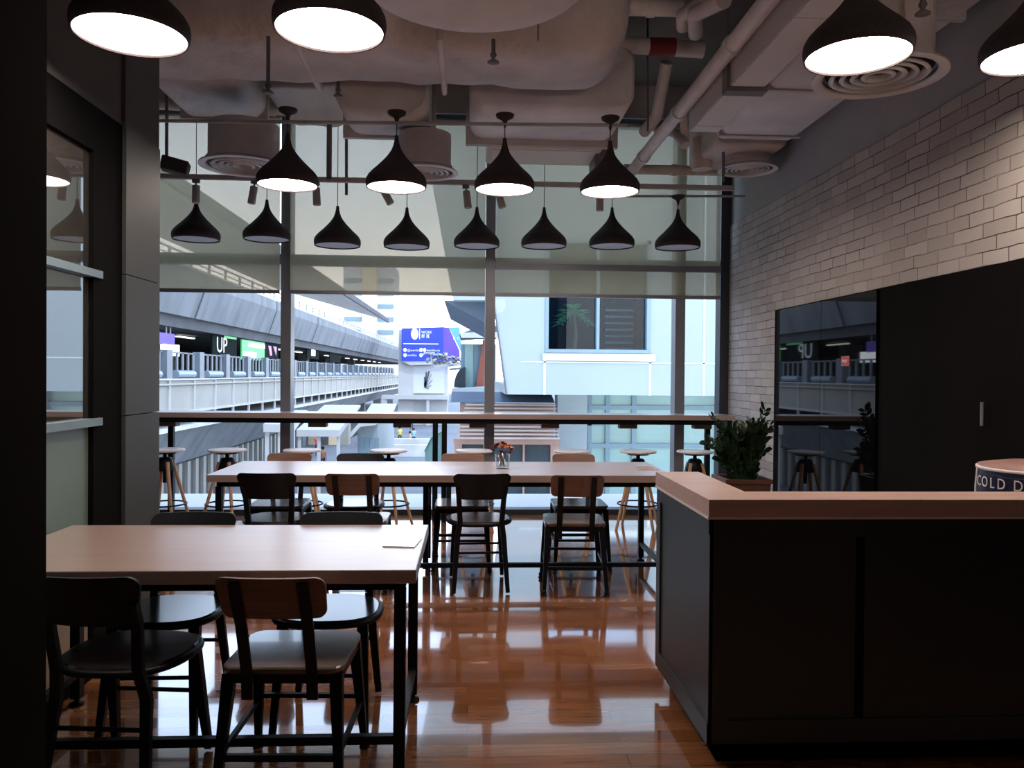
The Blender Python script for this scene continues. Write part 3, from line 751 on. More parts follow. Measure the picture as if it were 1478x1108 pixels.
place(cw, uw, (-.60, 2.80, 0), -.04, 'brown wood-backed chair with grey seat, in front of the near table', G1)
place(cw, uw, (-.735, 5.36, 0), 0, 'brown wood-backed chair in front of the vase table, towards its pier end', G1)
place(cw, uw, (.70, 5.30, 0), -.05, 'brown wood-backed chair at the counter end of the vase table, camera side', G1)
place(cw, uw, (-1.40, 6.0, 0), PI, 'brown-backed chair behind the vase table, farthest towards the grey pier', G1)
place(cw, uw, (-.05, 6.0, 0), PI, 'brown-backed chair behind the vase table, just beside the flower vase', G1)
place(cw, uw, (.83, 6.0, 0), PI, 'brown-backed chair behind the vase table, nearest its card', G1)
place(cb_, ub, (-1.17, 2.82, 0), -.10, 'black metal chair in front of the near table beside the dark near pier', G2)
place(cb_, ub, (-1.22, 3.32, 0), PI, 'black metal chair tucked behind the near table, by the partition glass', G2)
place(cb_, ub, (-.57, 3.32, 0), PI, 'black metal chair tucked behind the near table, towards its papers', G2)
place(cb_, ub, (-1.275, 5.38, 0), 0, 'black metal chair in front of the vase table at its pier end', G2)
place(cb_, ub, (.07, 5.36, 0), .05, 'black metal chair in front of the vase table, just below the flower vase', G2)
place(cb_, ub, (-.85, 6.0, 0), PI, 'dark-backed chair behind the vase table, seen only above its edge', G2)

# ------------------------------------------------------------------ window bar and stools
t = thing('window_bar', 'long narrow pale bar counter along the window on black posts', 'bar counter', (0, 7.8, 0))
MB().slab([(-5.1, -.19), (2.58, -.19), (2.58, .19), (-5.1, .19)], .993, 1.04, .003).build('bar_top', 'table_wood', t)
MB().box(-5.1, 2.56, -.15, -.12, .945, .992).box(-5.1, 2.56, .12, .15, .945, .992).build('frame', 'black_metal', t)
for px in (628, 641):
    X = at(px, 700, 7.7).x
    MB().box(X-.025, X+.025, -.15, -.10, 0, .945).build('leg', 'black_metal', t)
for X in (-4.6, -2.9, 2.4): MB().box(X-.025, X+.025, .10, .15, 0, .945).build('leg', 'black_metal', t)
for px in (239, 457, 580, 690, 795, 908, 1016):
    X = at(px, 610, 7.72).x
    MB().box(X-.085, X+.085, -.06, .06, .9, .992).build('socket_box', 'bracket_wood', t)
def stool():
    t = thing('bar_stool', '', 'stool')
    MB().lathe([(.02, .695), (.10, .695), (.165, .705), (.172, .715), (.165, .724), (.10, .722), (.02, .72)], n=32).build('seat', 'white_trim', t)
    MB().lathe([(.10, .685), (.09, .69), (.02, .695)], n=20).build('swivel_plate', 'black_metal', t)
    MB().tube([(0, 0, .42), (0, 0, .69)], .018, 12).build('screw_post', 'black_metal', t)
    MB().lathe([(.085, .53), (.09, .54), (.06, .64), (.045, .65)], n=20).build('hub', 'black_metal', t)
    for k in range(4):
        a = PI/4+k*PI/2; c, s = math.cos(a), math.sin(a)
        MB().tube([(.07*c, .07*s, .61), (.24*c, .24*s, 0)], [.017, .013], 10).build('leg', 'stool_wood', t)
    ring = [(.185*math.cos(2*PI*i/36), .185*math.sin(2*PI*i/36), .23) for i in range(37)]
    MB().tube(ring, .008, 8, False).build('foot_ring', 'black_metal', t)
    return t
so = stool(); used = []
for px, lab in ((238, 'round bar stool partly hidden by the grey pier'), (328, 'round bar stool second from the grey pier'), (436, 'round bar stool overlapping the first window post'), (561, 'round bar stool beside the double black bar posts, pier side'),
                (684, 'round bar stool behind the flower vase'), (826, 'round bar stool behind the brown chair nearest the card'), (921, 'round bar stool behind the far table end with the card'), (1003, 'round bar stool beside the potted plant')):
    p = at(px, 652, 7.33); place(so, used, (p.x, 7.33, 0), random.uniform(-.4, .4), lab, 'bar stools at the window')

# ------------------------------------------------------------------ service counter
CX, CY = .86, 2.81
t = thing('service_counter', 'dark panelled service counter with a pale wood top', 'counter', (CX, CY, 0))
MB().prism([(0, 0), (1.72, 0), (1.72, .2), (.2, .2), (.2, .82), (0, .82)], 'z', .915, .978).build('countertop', 'counter_wood', t)
MB().box(.02, .19, .03, .80, .10, .915).box(.02, 1.70, .03, .19, .10, .915).build('body', 'counter_dark', t)
MB().box(.553, .587, .026, .0305, .175, .84).build('seam', 'matte_black', t)
MB().box(.06, .16, .07, .76, 0, .10).box(.06, 1.66, .07, .16, 0, .10).build('plinth', 'matte_black', t)
f1 = MB()
for x0, x1, z0, z1 in ((.008, .08, .09, .912), (1.60, 1.70, .09, .912), (.08, 1.60, .84, .912), (.08, 1.60, .09, .175)): f1.box(x0, x1, .012, .03, z0, z1)
f1.box(.080, .553, .020, .03, .175, .84).box(.587, 1.60, .020, .03, .175, .84)
f1.build('front_panel', 'counter_dark', t)
f2 = MB()
f2.box(.012, .022, .012, .75, .09, .912)
for y0, y1, z0, z1 in ((.745, .81, .09, .912), (.012, .745, .85, .912), (.012, .745, .09, .165)): f2.box(.004, .02, y0, y1, z0, z1)
f2.build('side_panel', 'counter_dark', t)
MB().box(.004, 1.72, .004, .01, .906, .916).box(-.002, .004, .004, .82, .906, .916).build('edge_strip', 'white_trim', t)
# cold drinks barrel
c = at(1420, 690, 3.2)
t = thing('drinks_cooler', 'round navy cooler with white lettering behind the counter', 'cooler', (c.x+.245, 3.2, 0))
RC = .238; zt2 = at(1425, 677, 3.2).z
MB().lathe([(RC*.93, 0), (RC*.93, .72), (RC*.90, zt2-.185)], n=48).build('barrel', 'matte_black', t)
MB().lathe([(RC*.95, zt2-.185), (RC*1.01, zt2-.125), (RC*1.01, zt2-.08), (RC*.985, zt2)], n=64).build('label_band', 'navy', t)
MB().lathe([(RC*.988, zt2-.004), (RC*.995, zt2), (RC*.99, zt2+.008), (RC*.97, zt2+.008)], n=64).build('upper_rim', 'white_trim', t)
MB().lathe([(RC*.97, zt2-.19), (RC*.98, zt2-.185), (RC*.97, zt2-.18)], n=64).build('lower_rim', 'white_trim', t)
MB().lathe([(RC*.96, zt2), (RC*.96, zt2+.014), (RC*.6, zt2+.03), (.02, zt2+.032)], n=48).build('lid', 'lid_pink', t)
word = 'COLD DRINKS'
for i, ch in enumerate(word):
    if ch == ' ': continue
    a = -3.32+(i-(.45 if i > 4 else 0))*.175
    nrm = Vector((math.cos(a), math.sin(a), 0)); pos = nrm*(RC*1.012)
    text_mesh(ch, .062, 'letter_white', t, (pos.x, pos.y, zt2-.072), (PI/2, 0, a+PI/2), 'lettering', .0008, 'CENTER', .8)
bd = MB()
for z0, z1, r0, r1 in ((-.185, -.125, .95, 1.01), (-.125, -.08, 1.01, 1.01), (-.08, 0, 1.01, .985)):
    v8 = [(math.cos(a_)*RC*(rr+k_), math.sin(a_)*RC*(rr+k_), zt2+zz) for zz, rr in ((z0, r0), (z1, r1)) for k_ in (0, .015) for a_ in (-3.50, -3.44)]
    bd.add(v8, [(0, 1, 3, 2), (4, 5, 7, 6), (0, 1, 5, 4), (2, 3, 7, 6), (0, 2, 6, 4), (1, 3, 7, 5)])
bd.build('side_border', 'white_trim', t)
st2 = MB()
for i in range(40):
    a0 = -3.45+i*.06; z = zt2-.018+.006*math.sin(i*.35)
    st2.box(-.010, .010, -.001, .001, -.0012, .0012)
    for j in range(-8, 0):
        x, y, zz = st2.v[j]; st2.v[j] = (math.cos(a0)*RC*1.004-math.sin(a0)*x, math.sin(a0)*RC*1.004+math.cos(a0)*x, z+zz)
st2.build('swoosh_line', 'steel_blue', t)

# ------------------------------------------------------------------ plant
p = at(1070, 690, 5.9)
t = thing('potted_plant', 'dark green leafy plant in a square brown planter at the brick wall', 'plant', (p.x, 5.9, 0))
zt3 = at(1070, 688, 5.9).z
rings = []
for z, hw in ((0, .13), (zt3-.03, .165), (zt3-.03, .175), (zt3, .175), (zt3, .15), (zt3-.05, .15)):
    rings.append([(x*hw, y*hw, z) for x, y in ((-1, -1), (1, -1), (1, 1), (-1, 1))])
MB().loft(rings, True, False).build('planter', 'pot_wood', t)
MB().box(-.148, .148, -.148, .148, zt3-.06, zt3-.03).build('soil', 'soil', t)
stems, leaves = MB(), MB()
rng = random.Random(4)
def plant_stem(a, out, hgt, droop=0.0):
    pts = []
    b0 = Vector((rng.uniform(-.06, .06), rng.uniform(-.06, .06), zt3-.04))
    for k in range(9):
        q = k/8; pts.append(b0+Vector((math.cos(a)*out*q**1.5, math.sin(a)*out*q**1.5, hgt*(q-droop*q*q))))
    stems.tube(pts, [.009-.0008*k for k in range(9)], 6)
    for k in range(1, 9):
        for m in (0, 1):
            for s in (-1, 1):
                q = min(7.99, k-m*.5); i = int(q); base = pts[i].lerp(pts[i+1], q-i); d = (pts[i+1]-pts[i]).normalized()
                side = d.cross(Vector((math.sin(a*3+.7*k), math.cos(a*3), .3))).normalized()*s
                ld = (d*.75+side*.9+Vector((0, 0, rng.uniform(-.1, .25)))).normalized(); L = rng.uniform(.055, .085); wv = ld.cross(d).cross(ld).normalized()
                wv = (wv+Vector((rng.uniform(-.4, .4), rng.uniform(-.4, .4), rng.uniform(-.4, .4)))).normalized(); wv = (wv-ld*wv.dot(ld)).normalized()
                up = ld.cross(wv)
                pr = [(0, 0), (.25, .2), (.55, .27), (.85, .13), (1, 0)]
                vs = [base+ld*L*u+wv*L*w*sg+up*(L*.08*(1 if sg else 0)) for sg in (1, -1) for u, w in pr[1:-1]]
                vs = [base]+vs[:3]+[base+ld*L]+vs[3:][::-1]
                mid = [base+ld*L*u-up*L*.03 for u in (.25, .55, .85)]
                allv = vs+mid
                leaves.add(allv, [(0, 1, 8), (1, 2, 9, 8), (2, 3, 10, 9), (3, 4, 10), (4, 5, 10), (5, 6, 9, 10), (6, 7, 8, 9), (7, 0, 8)], True)
for i in range(44):
    plant_stem(rng.uniform(0, 2*PI), rng.uniform(.03, .17), rng.uniform(.22, .44))
plant_stem(PI, .30, .42, .25); plant_stem(PI-.3, .24, .54, .1); plant_stem(.2, .17, .54); plant_stem(PI+.4, .2, .3); plant_stem(-.4, .17, .44); plant_stem(PI, .22, .2)
stems.build('stems', 'stem_green', t); leaves.build('leaves', 'leaf', t)

#EXT0#
# ------------------------------------------------------------------ outside: street level
GZ = -5.0
o = MB().box(-70, 60, 8.6, 260, GZ-.3, GZ).build('street', 'street'); struct(o)
o = MB().box(-6.5, 3.2, 8.35, 9.6, -.35, -.02).build('trim_4', 'white_paint'); struct(o)
def sq(v, k): return (v-EYE)  # heights given relative to the eye elsewhere
def E(h): return EYE+h
# ---- elevated railway at X = -12
VX = -12.0
t = thing('elevated_railway', 'upper concrete railway viaduct running away along the street', 'viaduct', (VX, 80, E(2.44)))
Y0, Y1 = -58, 90      # local y range
seg = MB(); rail = MB()
n_seg = 13
y = Y0
cuts = [Y0, -42.9, -29.5, -16, -2, 12, 26, 40, 54, 68, 82, Y1]
for a, b in zip(cuts[:-1], cuts[1:]):
    MB().prism([(-.55, 0), (-.05, 1.45), (-.05, 2.0), (-.35, 2.0), (-9, 2.0), (-9, .0)], 'y', a+.12, b-.12).build('girder', 'concrete', t)
MB().box(-8.5, -.8, Y0, Y1, -.5, .05).box(-8.5, -.45, Y0, Y1, 1.5, 1.9).build('deck', 'concrete_dark', t)
pr_ = MB(); pr_.box(-.16, -.04, Y0, Y1, 2.0, 2.12).box(-.14, -.06, Y0, Y1, 2.55, 2.62).box(-.13, -.07, Y0, Y1, 2.3, 2.34)
pr_.build('handrail', 'white_paint', t)
for k in range(60):
    yy = Y0+1+k*2.45
    MB().box(-.15, -.05, yy-.05, yy+.05, 2.1, 2.6).build('rail_post', 'white_paint', t)
# station hall beneath
t = thing('station_hall', 'dim open station hall under the railway viaduct', 'station', (VX, 80, 0))
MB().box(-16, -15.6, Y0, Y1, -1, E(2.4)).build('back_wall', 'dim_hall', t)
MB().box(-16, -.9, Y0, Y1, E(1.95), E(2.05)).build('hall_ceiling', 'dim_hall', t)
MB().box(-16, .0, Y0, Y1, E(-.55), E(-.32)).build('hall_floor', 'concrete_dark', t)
for k, yy in enumerate((-52, -44, -33, -22, -9, 6, 22, 40)):
    MB().box(-6.2, -5.2, yy-.5, yy+.5, E(-.4), E(2.0)).build('column', 'concrete', t)
for k in range(26):
    yy = -51.3+k*3.85
    MB().box(-.30, .02, yy-.30, yy+.30, E(-.30), E(.88)).build('post', 'steel_blue', t)
for k in range(26):
    yy = -51.3+k*3.85
    b_ = MB().tube([(-.10, yy+.9, E(-.10)), (-.10, yy+3.0, E(-.10))], .17, 16).build('barrel', 'barrel_blue', t)
sc_ = MB()
for k in range(26):
    yy = -51.3+k*3.85
    g_ = MB()
    for j in range(5): g_.box(-.16, -.1, yy+.45+j*.65, yy+.60+j*.65, E(-.3), E(.80))
    g_.box(-.16, -.1, yy+.3, yy+3.5, E(.76), E(.82))
    g_.build('screen_bars', 'steel_blue', t)
for k in range(16):
    MB().box(-3.2, -3.0, Y0+6+k*7, Y0+8.4+k*7, E(1.80), E(1.86)).build('tube_light', 'tube_lit', t)
# parapet of cream panels
t = thing('walkway_parapet', 'long run of cream parapet panels along the edge of the station', 'parapet', (VX+.12, 80, 0))
MB().box(-.1, .08, Y0, Y1, E(-.34), E(-.27)).box(-.06, .08, Y0, Y1, E(-1.72), E(-1.62)).build('rail', 'white_paint', t)
MB().box(-.07, -.02, Y0, Y1, E(-1.63), E(-.36)).build('panel_face', 'panel_cream', t)
MB().tube([(.04, Y0, E(-.52)), (.04, Y1, E(-.52))], .05, 8).build('tube_rail', 'panel_cream', t)
for k in range(52):
    yy = Y0+1.6+k*2.85
    MB().box(-.04, .06, yy-.06, yy+.06, E(-2.2), E(-.34)).build('post', 'white_paint', t)
# lower walkway girder
t = thing('lower_girder', 'streaked grey concrete girder under the station edge, seen below the bar', 'girder', (VX, 80, 0))
MB().prism([(.35, E(-2.35)), (.0, E(-2.45)), (-1.1, E(-4.1)), (-9, E(-4.1)), (-9, E(-2.35))], 'y', Y0, -20).build('body', 'concrete', t)
MB().prism([(.35, E(-2.35)), (.0, E(-2.45)), (-.9, E(-3.6)), (-9, E(-3.6)), (-9, E(-2.35))], 'y', -19.6, Y1).build('body', 'concrete', t)
MB().box(-9, .4, Y0, Y1, E(-2.36), E(-2.22)).build('slab_edge', 'concrete_light', t)
for k in range(7):
    MB().box(-3.6, -2.4, -50+k*20, -48.8+k*20, GZ, E(-4.0)).build('pier', 'concrete', t)
t = thing('slatted_hoarding', 'grey slatted hoarding wall standing under the lower girder', 'hoarding', (VX-1.3, 80, GZ))
MB().box(-.2, -.1, Y0, -18, 0, 2.25).build('board', 'concrete_dark', t)
for k in range(34): MB().box(-.1, .05, Y0+.6+k*1.12, Y0+1.0+k*1.12, 0, 2.2).build('slat', 'panel_cream', t)
# station roof high above
t = thing('station_roof', 'large sloping station roof high over the railway', 'roof', (VX, 80, 0))
MB().prism([(0, E(7.7)), (0, E(8.0)), (-16, E(12.5)), (-16, E(12.1))], 'y', -72, 38).build('roof_deck', 'concrete_light', t)
MB().box(-.1, .08, -72, 38, E(7.45), E(8.0)).build('fascia', 'concrete_dark', t)
# signs in the hall
def hall_sign(px, py, Yd, w_, h_, mat, label, X=VX-1.0):
    k = at(px, py, 1.0); Yd = X/k.x; p = at(px, py, Yd)
    t = thing('hall_sign', label, 'sign', p)
    MB().box(-.08, .0, -w_/2, w_/2, -h_/2, h_/2).build('board', mat, t)
    MB().box(-.06, -.02, -.05, .05, h_/2, E(1.95)-p.z).build('hanger', 'steel_blue', t)
    return t, w_, h_
t, w_, h_ = hall_sign(325, 498, 0, 4.2, 1.15, 'screen_black', 'black hall screen with white slanted letters UP')
text_mesh('UP', 1.15, 'letter_white', t, (.01, -1.5, -.40), (PI/2, 0, PI/2), ext=.01, sx=1.3)
MB().box(.0, .02, -.2, 2.0, .38, .60).build('green_band', 'screen_green', t)
t, w_, h_ = hall_sign(367, 506, 0, 5.2, 1.15, 'screen_green', 'green and white lit hall screen next to the black one')
MB().box(.0, .02, -2.3, .4, -.50, -.1).box(.0, .02, -1.2, 2.4, .2, .45).build('white_band', 'tube_lit', t)
t, w_, h_ = hall_sign(392, 506, 0, 3.6, 1.0, 'screen_black', 'dark hall screen with two violet shapes')
MB().prism([(-.9, .3), (-.2, .3), (.1, -.3), (-.4, -.35)], 'x', 0, .02).prism([(.4, .3), (1.3, .3), (1.2, -.3)], 'x', 0, .02).build('violet_shape', 'screen_violet', t)
t, w_, h_ = hall_sign(247, 505, 0, 2.0, .5, 'tube_lit', 'small white lit board near the grey pier end of the hall')
t, w_, h_ = hall_sign(241, 489, 0, 1.8, .5, 'sign_violet', 'small violet board above the white one in the hall')
t, w_, h_ = hall_sign(452, 510, 0, 5.0, .9, 'screen_black', 'dark screen far down the hall beyond the window post')
MB().box(0, .02, -.8, .8, -.2, .3).build('white_band', 'tube_lit', t)
t, w_, h_ = hall_sign(484, 516, 0, 6.0, .9, 'screen_black', 'farthest dark screen in the station hall')

# ---- white building across, Y = 16
FY = 16.0
def q(px, py, Y=FY): p = at(px, py, Y); return (p.x, p.z)
t = thing('white_building', 'white panelled building across the way with a wide dark window', 'building', (0, FY, 0))
wx0, wz1 = q(788, 345); wx1, wz0 = q(938, 510); bx = q(730, 569)
right = 13.0; top = 13
L1 = q(598, 120); L2 = q(654, 433); L3 = q(713, 437)
zb = bx[1]; zlow = q(700, 433)[1]
def wall_piece(pts, name='wall_panel', y0=0, y1=.35, mat='facade_white'): return MB().prism(pts, 'y', y0, y1).build(name, mat, t)
wall_piece([(bx[0], zb), (wx0, zb), (wx0, top), (L3[0]-.0, top), (L3[0], zlow)])
wall_piece([(L2[0], L2[1]), (L3[0], zlow), (L3[0], top), (q(580, 20)[0], top), L1])
wall_piece([(wx0, zb), (wx1, zb), (wx1, wz0), (wx0, wz0)]); wall_piece([(wx0, wz1), (wx1, wz1), (wx1, top), (wx0, top)])
wall_piece([(wx1, zb), (right, zb), (right, top), (wx1, top)])
MB().box(wx0, right, .35, 6, top-.2, top).box(bx[0], right, .35, 8, zb, zb+.2).build('slab', 'facade_white', t)
# joints between panels
jl = MB()
for px in (786, 938): X = q(px, 540)[0]; jl.box(X-.022, X+.022, -.012, 0, zb, q(px, 517)[1])
X = q(1016, 500)[0]; jl.box(X-.02, X+.02, -.012, 0, zb, top)
z = q(860, 523)[1]; jl.box(bx[0]+.3, right, -.012, 0, z-.012, z+.012)
jl.build('joint_line', 'facade_line', t)
a, b = q(713, 440), q(731, 569)
MB().bar((a[0], -.01, a[1]), (b[0], -.01, b[1]), .03, .03).build('slanted_joint', 'concrete_dark', t)
MB().box(wx0-.05, wx1+.1, -.06, 0, wz0-.16, wz0-.02).build('window_ledge', 'facade_line', t)
# soffit wedge
MB().prism([q(640, 431), q(712, 431), q(712, 470)], 'y', .4, 6).build('soffit', 'roof_slate', t)
wf = MB(); e = .07
wf.box(wx0, wx0+e, -.02, .2, wz0+e, wz1).box(wx1-e, wx1, -.02, .2, wz0+e, wz1).box(wx0, wx1, -.03, .2, wz0, wz0+e).box(wx0, wx1, -.02, .2, wz1-e, wz1)
X = q(863, 470)[0]; wf.box(X-.03, X+.03, -.02, .2, wz0+e, wz1-.001)
wfo = wf.build('window_frame', 'frame_blue', t)
MB().box(wx0+e, wx1-e, .12, .13, wz0+e, wz1-e).build('pane', 'facade_glass', wfo)
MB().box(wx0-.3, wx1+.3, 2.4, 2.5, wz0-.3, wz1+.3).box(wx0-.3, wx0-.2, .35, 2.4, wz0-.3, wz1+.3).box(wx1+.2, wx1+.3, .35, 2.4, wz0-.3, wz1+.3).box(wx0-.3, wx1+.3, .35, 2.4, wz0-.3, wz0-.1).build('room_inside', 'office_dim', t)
for k in range(7): MB().box(X+.35, wx1-.1, 1.2, 1.5, wz0+.1+k*.14, wz0+.15+k*.14).build('shelf', 'steel_blue', t)
# plant behind the window
pp = at(828, 468, FY+.9)
tp = thing('indoor_palm', 'green leafy palm standing behind the window of the white building', 'plant', (at(828, 468, FY+.65).x, FY+.65, wz0-.1))
MB().tube([(0, 0, 0), (.05, 0, .5), (0, 0, 1.0)], [.05, .04, .03], 8).build('trunk', 'brown_frame', tp)
fr = MB(); rg = random.Random(9)
for k in range(26):
    a = rg.uniform(0, 2*PI); el = rg.uniform(-.2, 1.2); L = rg.uniform(.3, .48); last = Vector((0, 0, .95)); d = Vector((math.cos(a)*math.cos(el), math.sin(a)*math.cos(el), math.sin(el)))
    pts = []
    for j in range(6): pts.append(Vector((0, 0, .95))+d*L*j/5+Vector((0, 0, -.5*(j/5)**2*L)))
    sd = d.cross(Vector((0, 0, 1))).normalized()
    for j in range(1, 6):
        for s in (-1, 1):
            b0 = pts[j]; tip = b0+sd*s*.15+d*.12-Vector((0, 0, .05)); fr.add([b0-d*.02, b0+d*.02, tip], [(0, 1, 2)])
    fr.tube(pts, .006, 4)
fr.build('leaves', 'foliage', tp)
# ground storey, set back
t = thing('shop_front', 'pale teal glazed shop front below the white building', 'shop front', (0, 18, 0))
def q2(px, py): return q(px, py, 18)
x0, zt_ = q2(850, 566); x1, _ = q2(980, 566); xe = 14.5; z1 = q2(900, 606)[1]; zb2 = -2.2
MB().box(x0, xe, .05, .1, zb2, zb-.005).build('glazing', 'pane_teal', t)
fb_ = MB()
for px in (851, 877, 915, 977): X = q2(px, 600)[0]; fb_.box(X-.05, X+.05, -.02, .05, zb2, zb-.005)
for k in range(4): fb_.box(x1+1.6+k*1.6, x1+1.7+k*1.6, -.02, .05, zb2, zb-.005)
for py in (588, 643): z = q2(900, py)[1]; fb_.box(x0, xe, -.03, .045, z-.05, z+.05)
fb_.box(q2(852, 0)[0], q2(877, 0)[0], -.02, .05, q2(860, 614)[1], q2(860, 611)[1])
fb_.build('frame', 'frame_blue', t)
MB().box(q2(808, 0)[0], q2(850, 0)[0], -.3, .3, zb2, zb-.005).build('pilaster', 'facade_white', t)
MB().box(x1+.9, x1+2.0, -.1, .3, zb2, zb-.005).build('pilaster', 'facade_white', t)
# louvred pavilion
t = thing('louvred_pavilion', 'low pavilion with a brown louvred roof and dark windows', 'pavilion', (0, 16.6, 0))
YP = 16.6
def q3(px, py): return q(px, py, YP)
xa, xb = q3(656, 600)[0], q3(808, 600)[0]
zr0, zr1 = q3(700, 634)[1], q3(700, 583)[1]
for k in range(10):
    z = zr0+(zr1-zr0)*k/10; y_ = .9*k/10
    MB().bar((xa+.05*k*.5, y_, z+.03), (xb, y_, z+.03), .10, .035).build('louvre', 'louvre', t)
MB().box(xa+.1, xb, 1.1, 1.2, zr0-.1, zr1-.02).build('backing', 'brown_frame', t)
MB().prism([(1.0, zr1), (1.4, zr1), (2.2, zb-.01), (1.9, zb-.01)], 'x', xa-.1, xb).build('slate_roof', 'roof_slate', t)
MB().box(xa, xb, .3, .4, -2.2, zr0).build('dark_glazing', 'pane_dark', t)
f3 = MB()
for px, w_ in ((661, .08), (700, .03), (757, .02), (803, .1)): X = q3(px, 650)[0]; f3.box(X-w_, X+w_, .2, .3, -2.2, zr0)
f3.box(xa-.02, xb+.02, .18, .29, zr0-.12, zr0+.005)
f3.build('frame', 'brown_frame', t)
struct(MB().box(-1.2, 16, 11.5, 24, -2.5, -2.2).build('trim_5', 'concrete_light'))
t = thing('glass_balustrade', 'low bluish glass balustrade on the terrace before the pavilion', 'balustrade', (0, 12.2, -2.2))
MB().box(-1.1, 9, -.01, .01, .1, 1.0).build('glass', 'facade_glass', t)
MB().box(-1.1, 9, -.03, .03, 1.0, 1.06).build('handrail', 'steel_blue', t)

# ---- far street: billboard column, canopy building, towers
TB = 100.0; KB = TB/60
t = thing('billboard_tower', 'white tower block carrying a large blue billboard', 'tower', (0, TB, 0))
def qb(px, py, Y=100.0): p = at(px, py, Y); return (p.x, p.z)
A, B_ = qb(582, 474), qb(640, 521)
MB().box(qb(578, 0)[0], qb(600, 0)[0], .6, 4, GZ, A[1]-.1).box(qb(600, 0)[0], qb(650, 0)[0], 1.0, 4, GZ, A[1]-.1).build('wall', 'white_paint', t)
MB().prism([qb(580, 521), qb(625, 521), qb(622, 526), qb(592, 527)], 'y', -.3, .9).build('ledge', 'white_paint', t)
MB().box(qb(598, 0)[0], qb(645, 0)[0], .7, 1.0, qb(0, 563)[1], qb(620, 528)[1]).build('grey_panel', 'tower_grey', t)
g_ = MB()
for k in range(9):
    a_ = k*.7; c0 = qb(618, 548); g_.bar((c0[0]+.5*math.cos(a_), .68, c0[1]+1.1*math.sin(a_)), (c0[0]-.4, .68, c0[1]-1.0), .2, .04)
g_.build('branch_emblem', 'concrete_dark', t)
MB().box(qb(555, 0)[0], qb(652, 0)[0], -.5, 1.0, qb(0, 572)[1], qb(0, 566)[1]).box(qb(560, 0)[0], qb(563, 0)[0], -.3, 0, GZ, qb(0, 572)[1]).box(qb(620, 0)[0], qb(624, 0)[0], -.3, 0, GZ, qb(0, 572)[1]).build('white_gantry', 'white_paint', t)
bb = MB().prism([qb(580, 474), qb(640, 472), qb(640, 521), qb(580, 521)], 'y', -.4, .4).build('billboard', 'sign_blue', t)
pts = [qb(640, 472), qb(648, 473), qb(663, 505), qb(664, 521), qb(640, 521)]
MB().prism(pts, 'y', -.38, .3).build('violet_side', 'sign_violet', bb)
MB().prism([qb(648, 473), qb(663, 472), qb(668, 515), qb(664, 505)], 'y', -.36, .3).build('pale_blue_side', 'sign_sky', bb)
def bt(s_, px, py, size, sx=1): p = at(px, py, TB); text_mesh(s_, size*KB, 'letter_white', bb, (p.x, -.43, p.z), (PI/2, 0, 0), ext=.02, sx=sx)
c0 = qb(599, 482); MB().prism([(c0[0]+KB*.28*math.cos(2*PI*k/24), c0[1]+KB*.42*math.sin(2*PI*k/24)) for k in range(24)], 'y', -.44, -.4).build('round_mark', 'letter_white', bb)
c1 = qb(606, 482); MB().box(c1[0]-.05, c1[0]+.05, -.44, -.4, c1[1]-.65, c1[1]+.65).build('divider', 'letter_white', bb)
bt('WORK', 608.5, 481.5, .30, .85); bt('鮮 選', 608.5, 487.5, .33, .8)
c2 = qb(582.5, 496); c3 = qb(633, 495.5); MB().box(c2[0], c3[0], -.43, -.4, c2[1]-.05, c2[1]+.05).build('rule_line', 'letter_white', bb)
for px, py in ((585, 505), (585, 512.5), (608, 505), (613, 505), (608, 512.5)):
    c_ = qb(px, py); MB().prism([(c_[0]+KB*.13*math.cos(2*PI*k/14), c_[1]+KB*.15*math.sin(2*PI*k/14)) for k in range(14)], 'y', -.44, -.4).build('round_mark', 'letter_white', bb)
bt('@workbo', 588, 507, .25, .95); bt('workbo', 588, 514, .25, .9); bt('workbo.co', 616, 507, .25, .9)
bt('a c', 654, 490, .42, 1.0)
# white beam with planting
t = thing('planted_beam', 'white slanting roof beam with a row of white scaffold shapes beside the billboard', 'beam', (0, 52, 0))
def qd(px, py): return qb(px, py, 52)
def slant(pa, pb, w_, h_, name, mat, y=0):
    a_, b_ = qd(*pa), qd(*pb); MB().bar((a_[0], y, a_[1]), (b_[0], y, b_[1]), w_, h_).build(name, mat, t)
slant((626, 529), (712, 521), .5, .20, 'beam', 'white_paint'); slant((648, 533), (712, 527), .5, .16, 'beam', 'white_paint', .8)
slant((622, 510), (624, 530), .12, .12, 'upright', 'white_paint')
rg = random.Random(3); sc1 = MB(); sc2 = MB()
for k in range(46):
    px = 613+k*1.75; py = 510+k*.28+rg.uniform(-3, 9); a_ = qd(px, py); b_ = qd(px+rg.uniform(-4, 6), py+rg.uniform(-3, 5))
    (sc1 if k % 3 else sc2).bar((a_[0], rg.uniform(-.6, .6), a_[1]), (b_[0], rg.uniform(-.6, .6), b_[1]), .14, .10)
for k in range(12):
    a_, b_ = qd(612+k*6.5, 508+k*1.2+rg.uniform(-2, 2)), qd(620+k*6.5, 509+k*1.2); sc1.bar((a_[0], 0, a_[1]), (b_[0], 0, b_[1]), .5, .10)
    c_ = qd(630+k*6.5, 528-k*.5); sc2.bar((b_[0], .1, b_[1]), (c_[0], .1, c_[1]), .10, .10)
sc1.build('scaffold', 'white_paint', t); sc2.build('dark_scaffold', 'steel_blue', t)
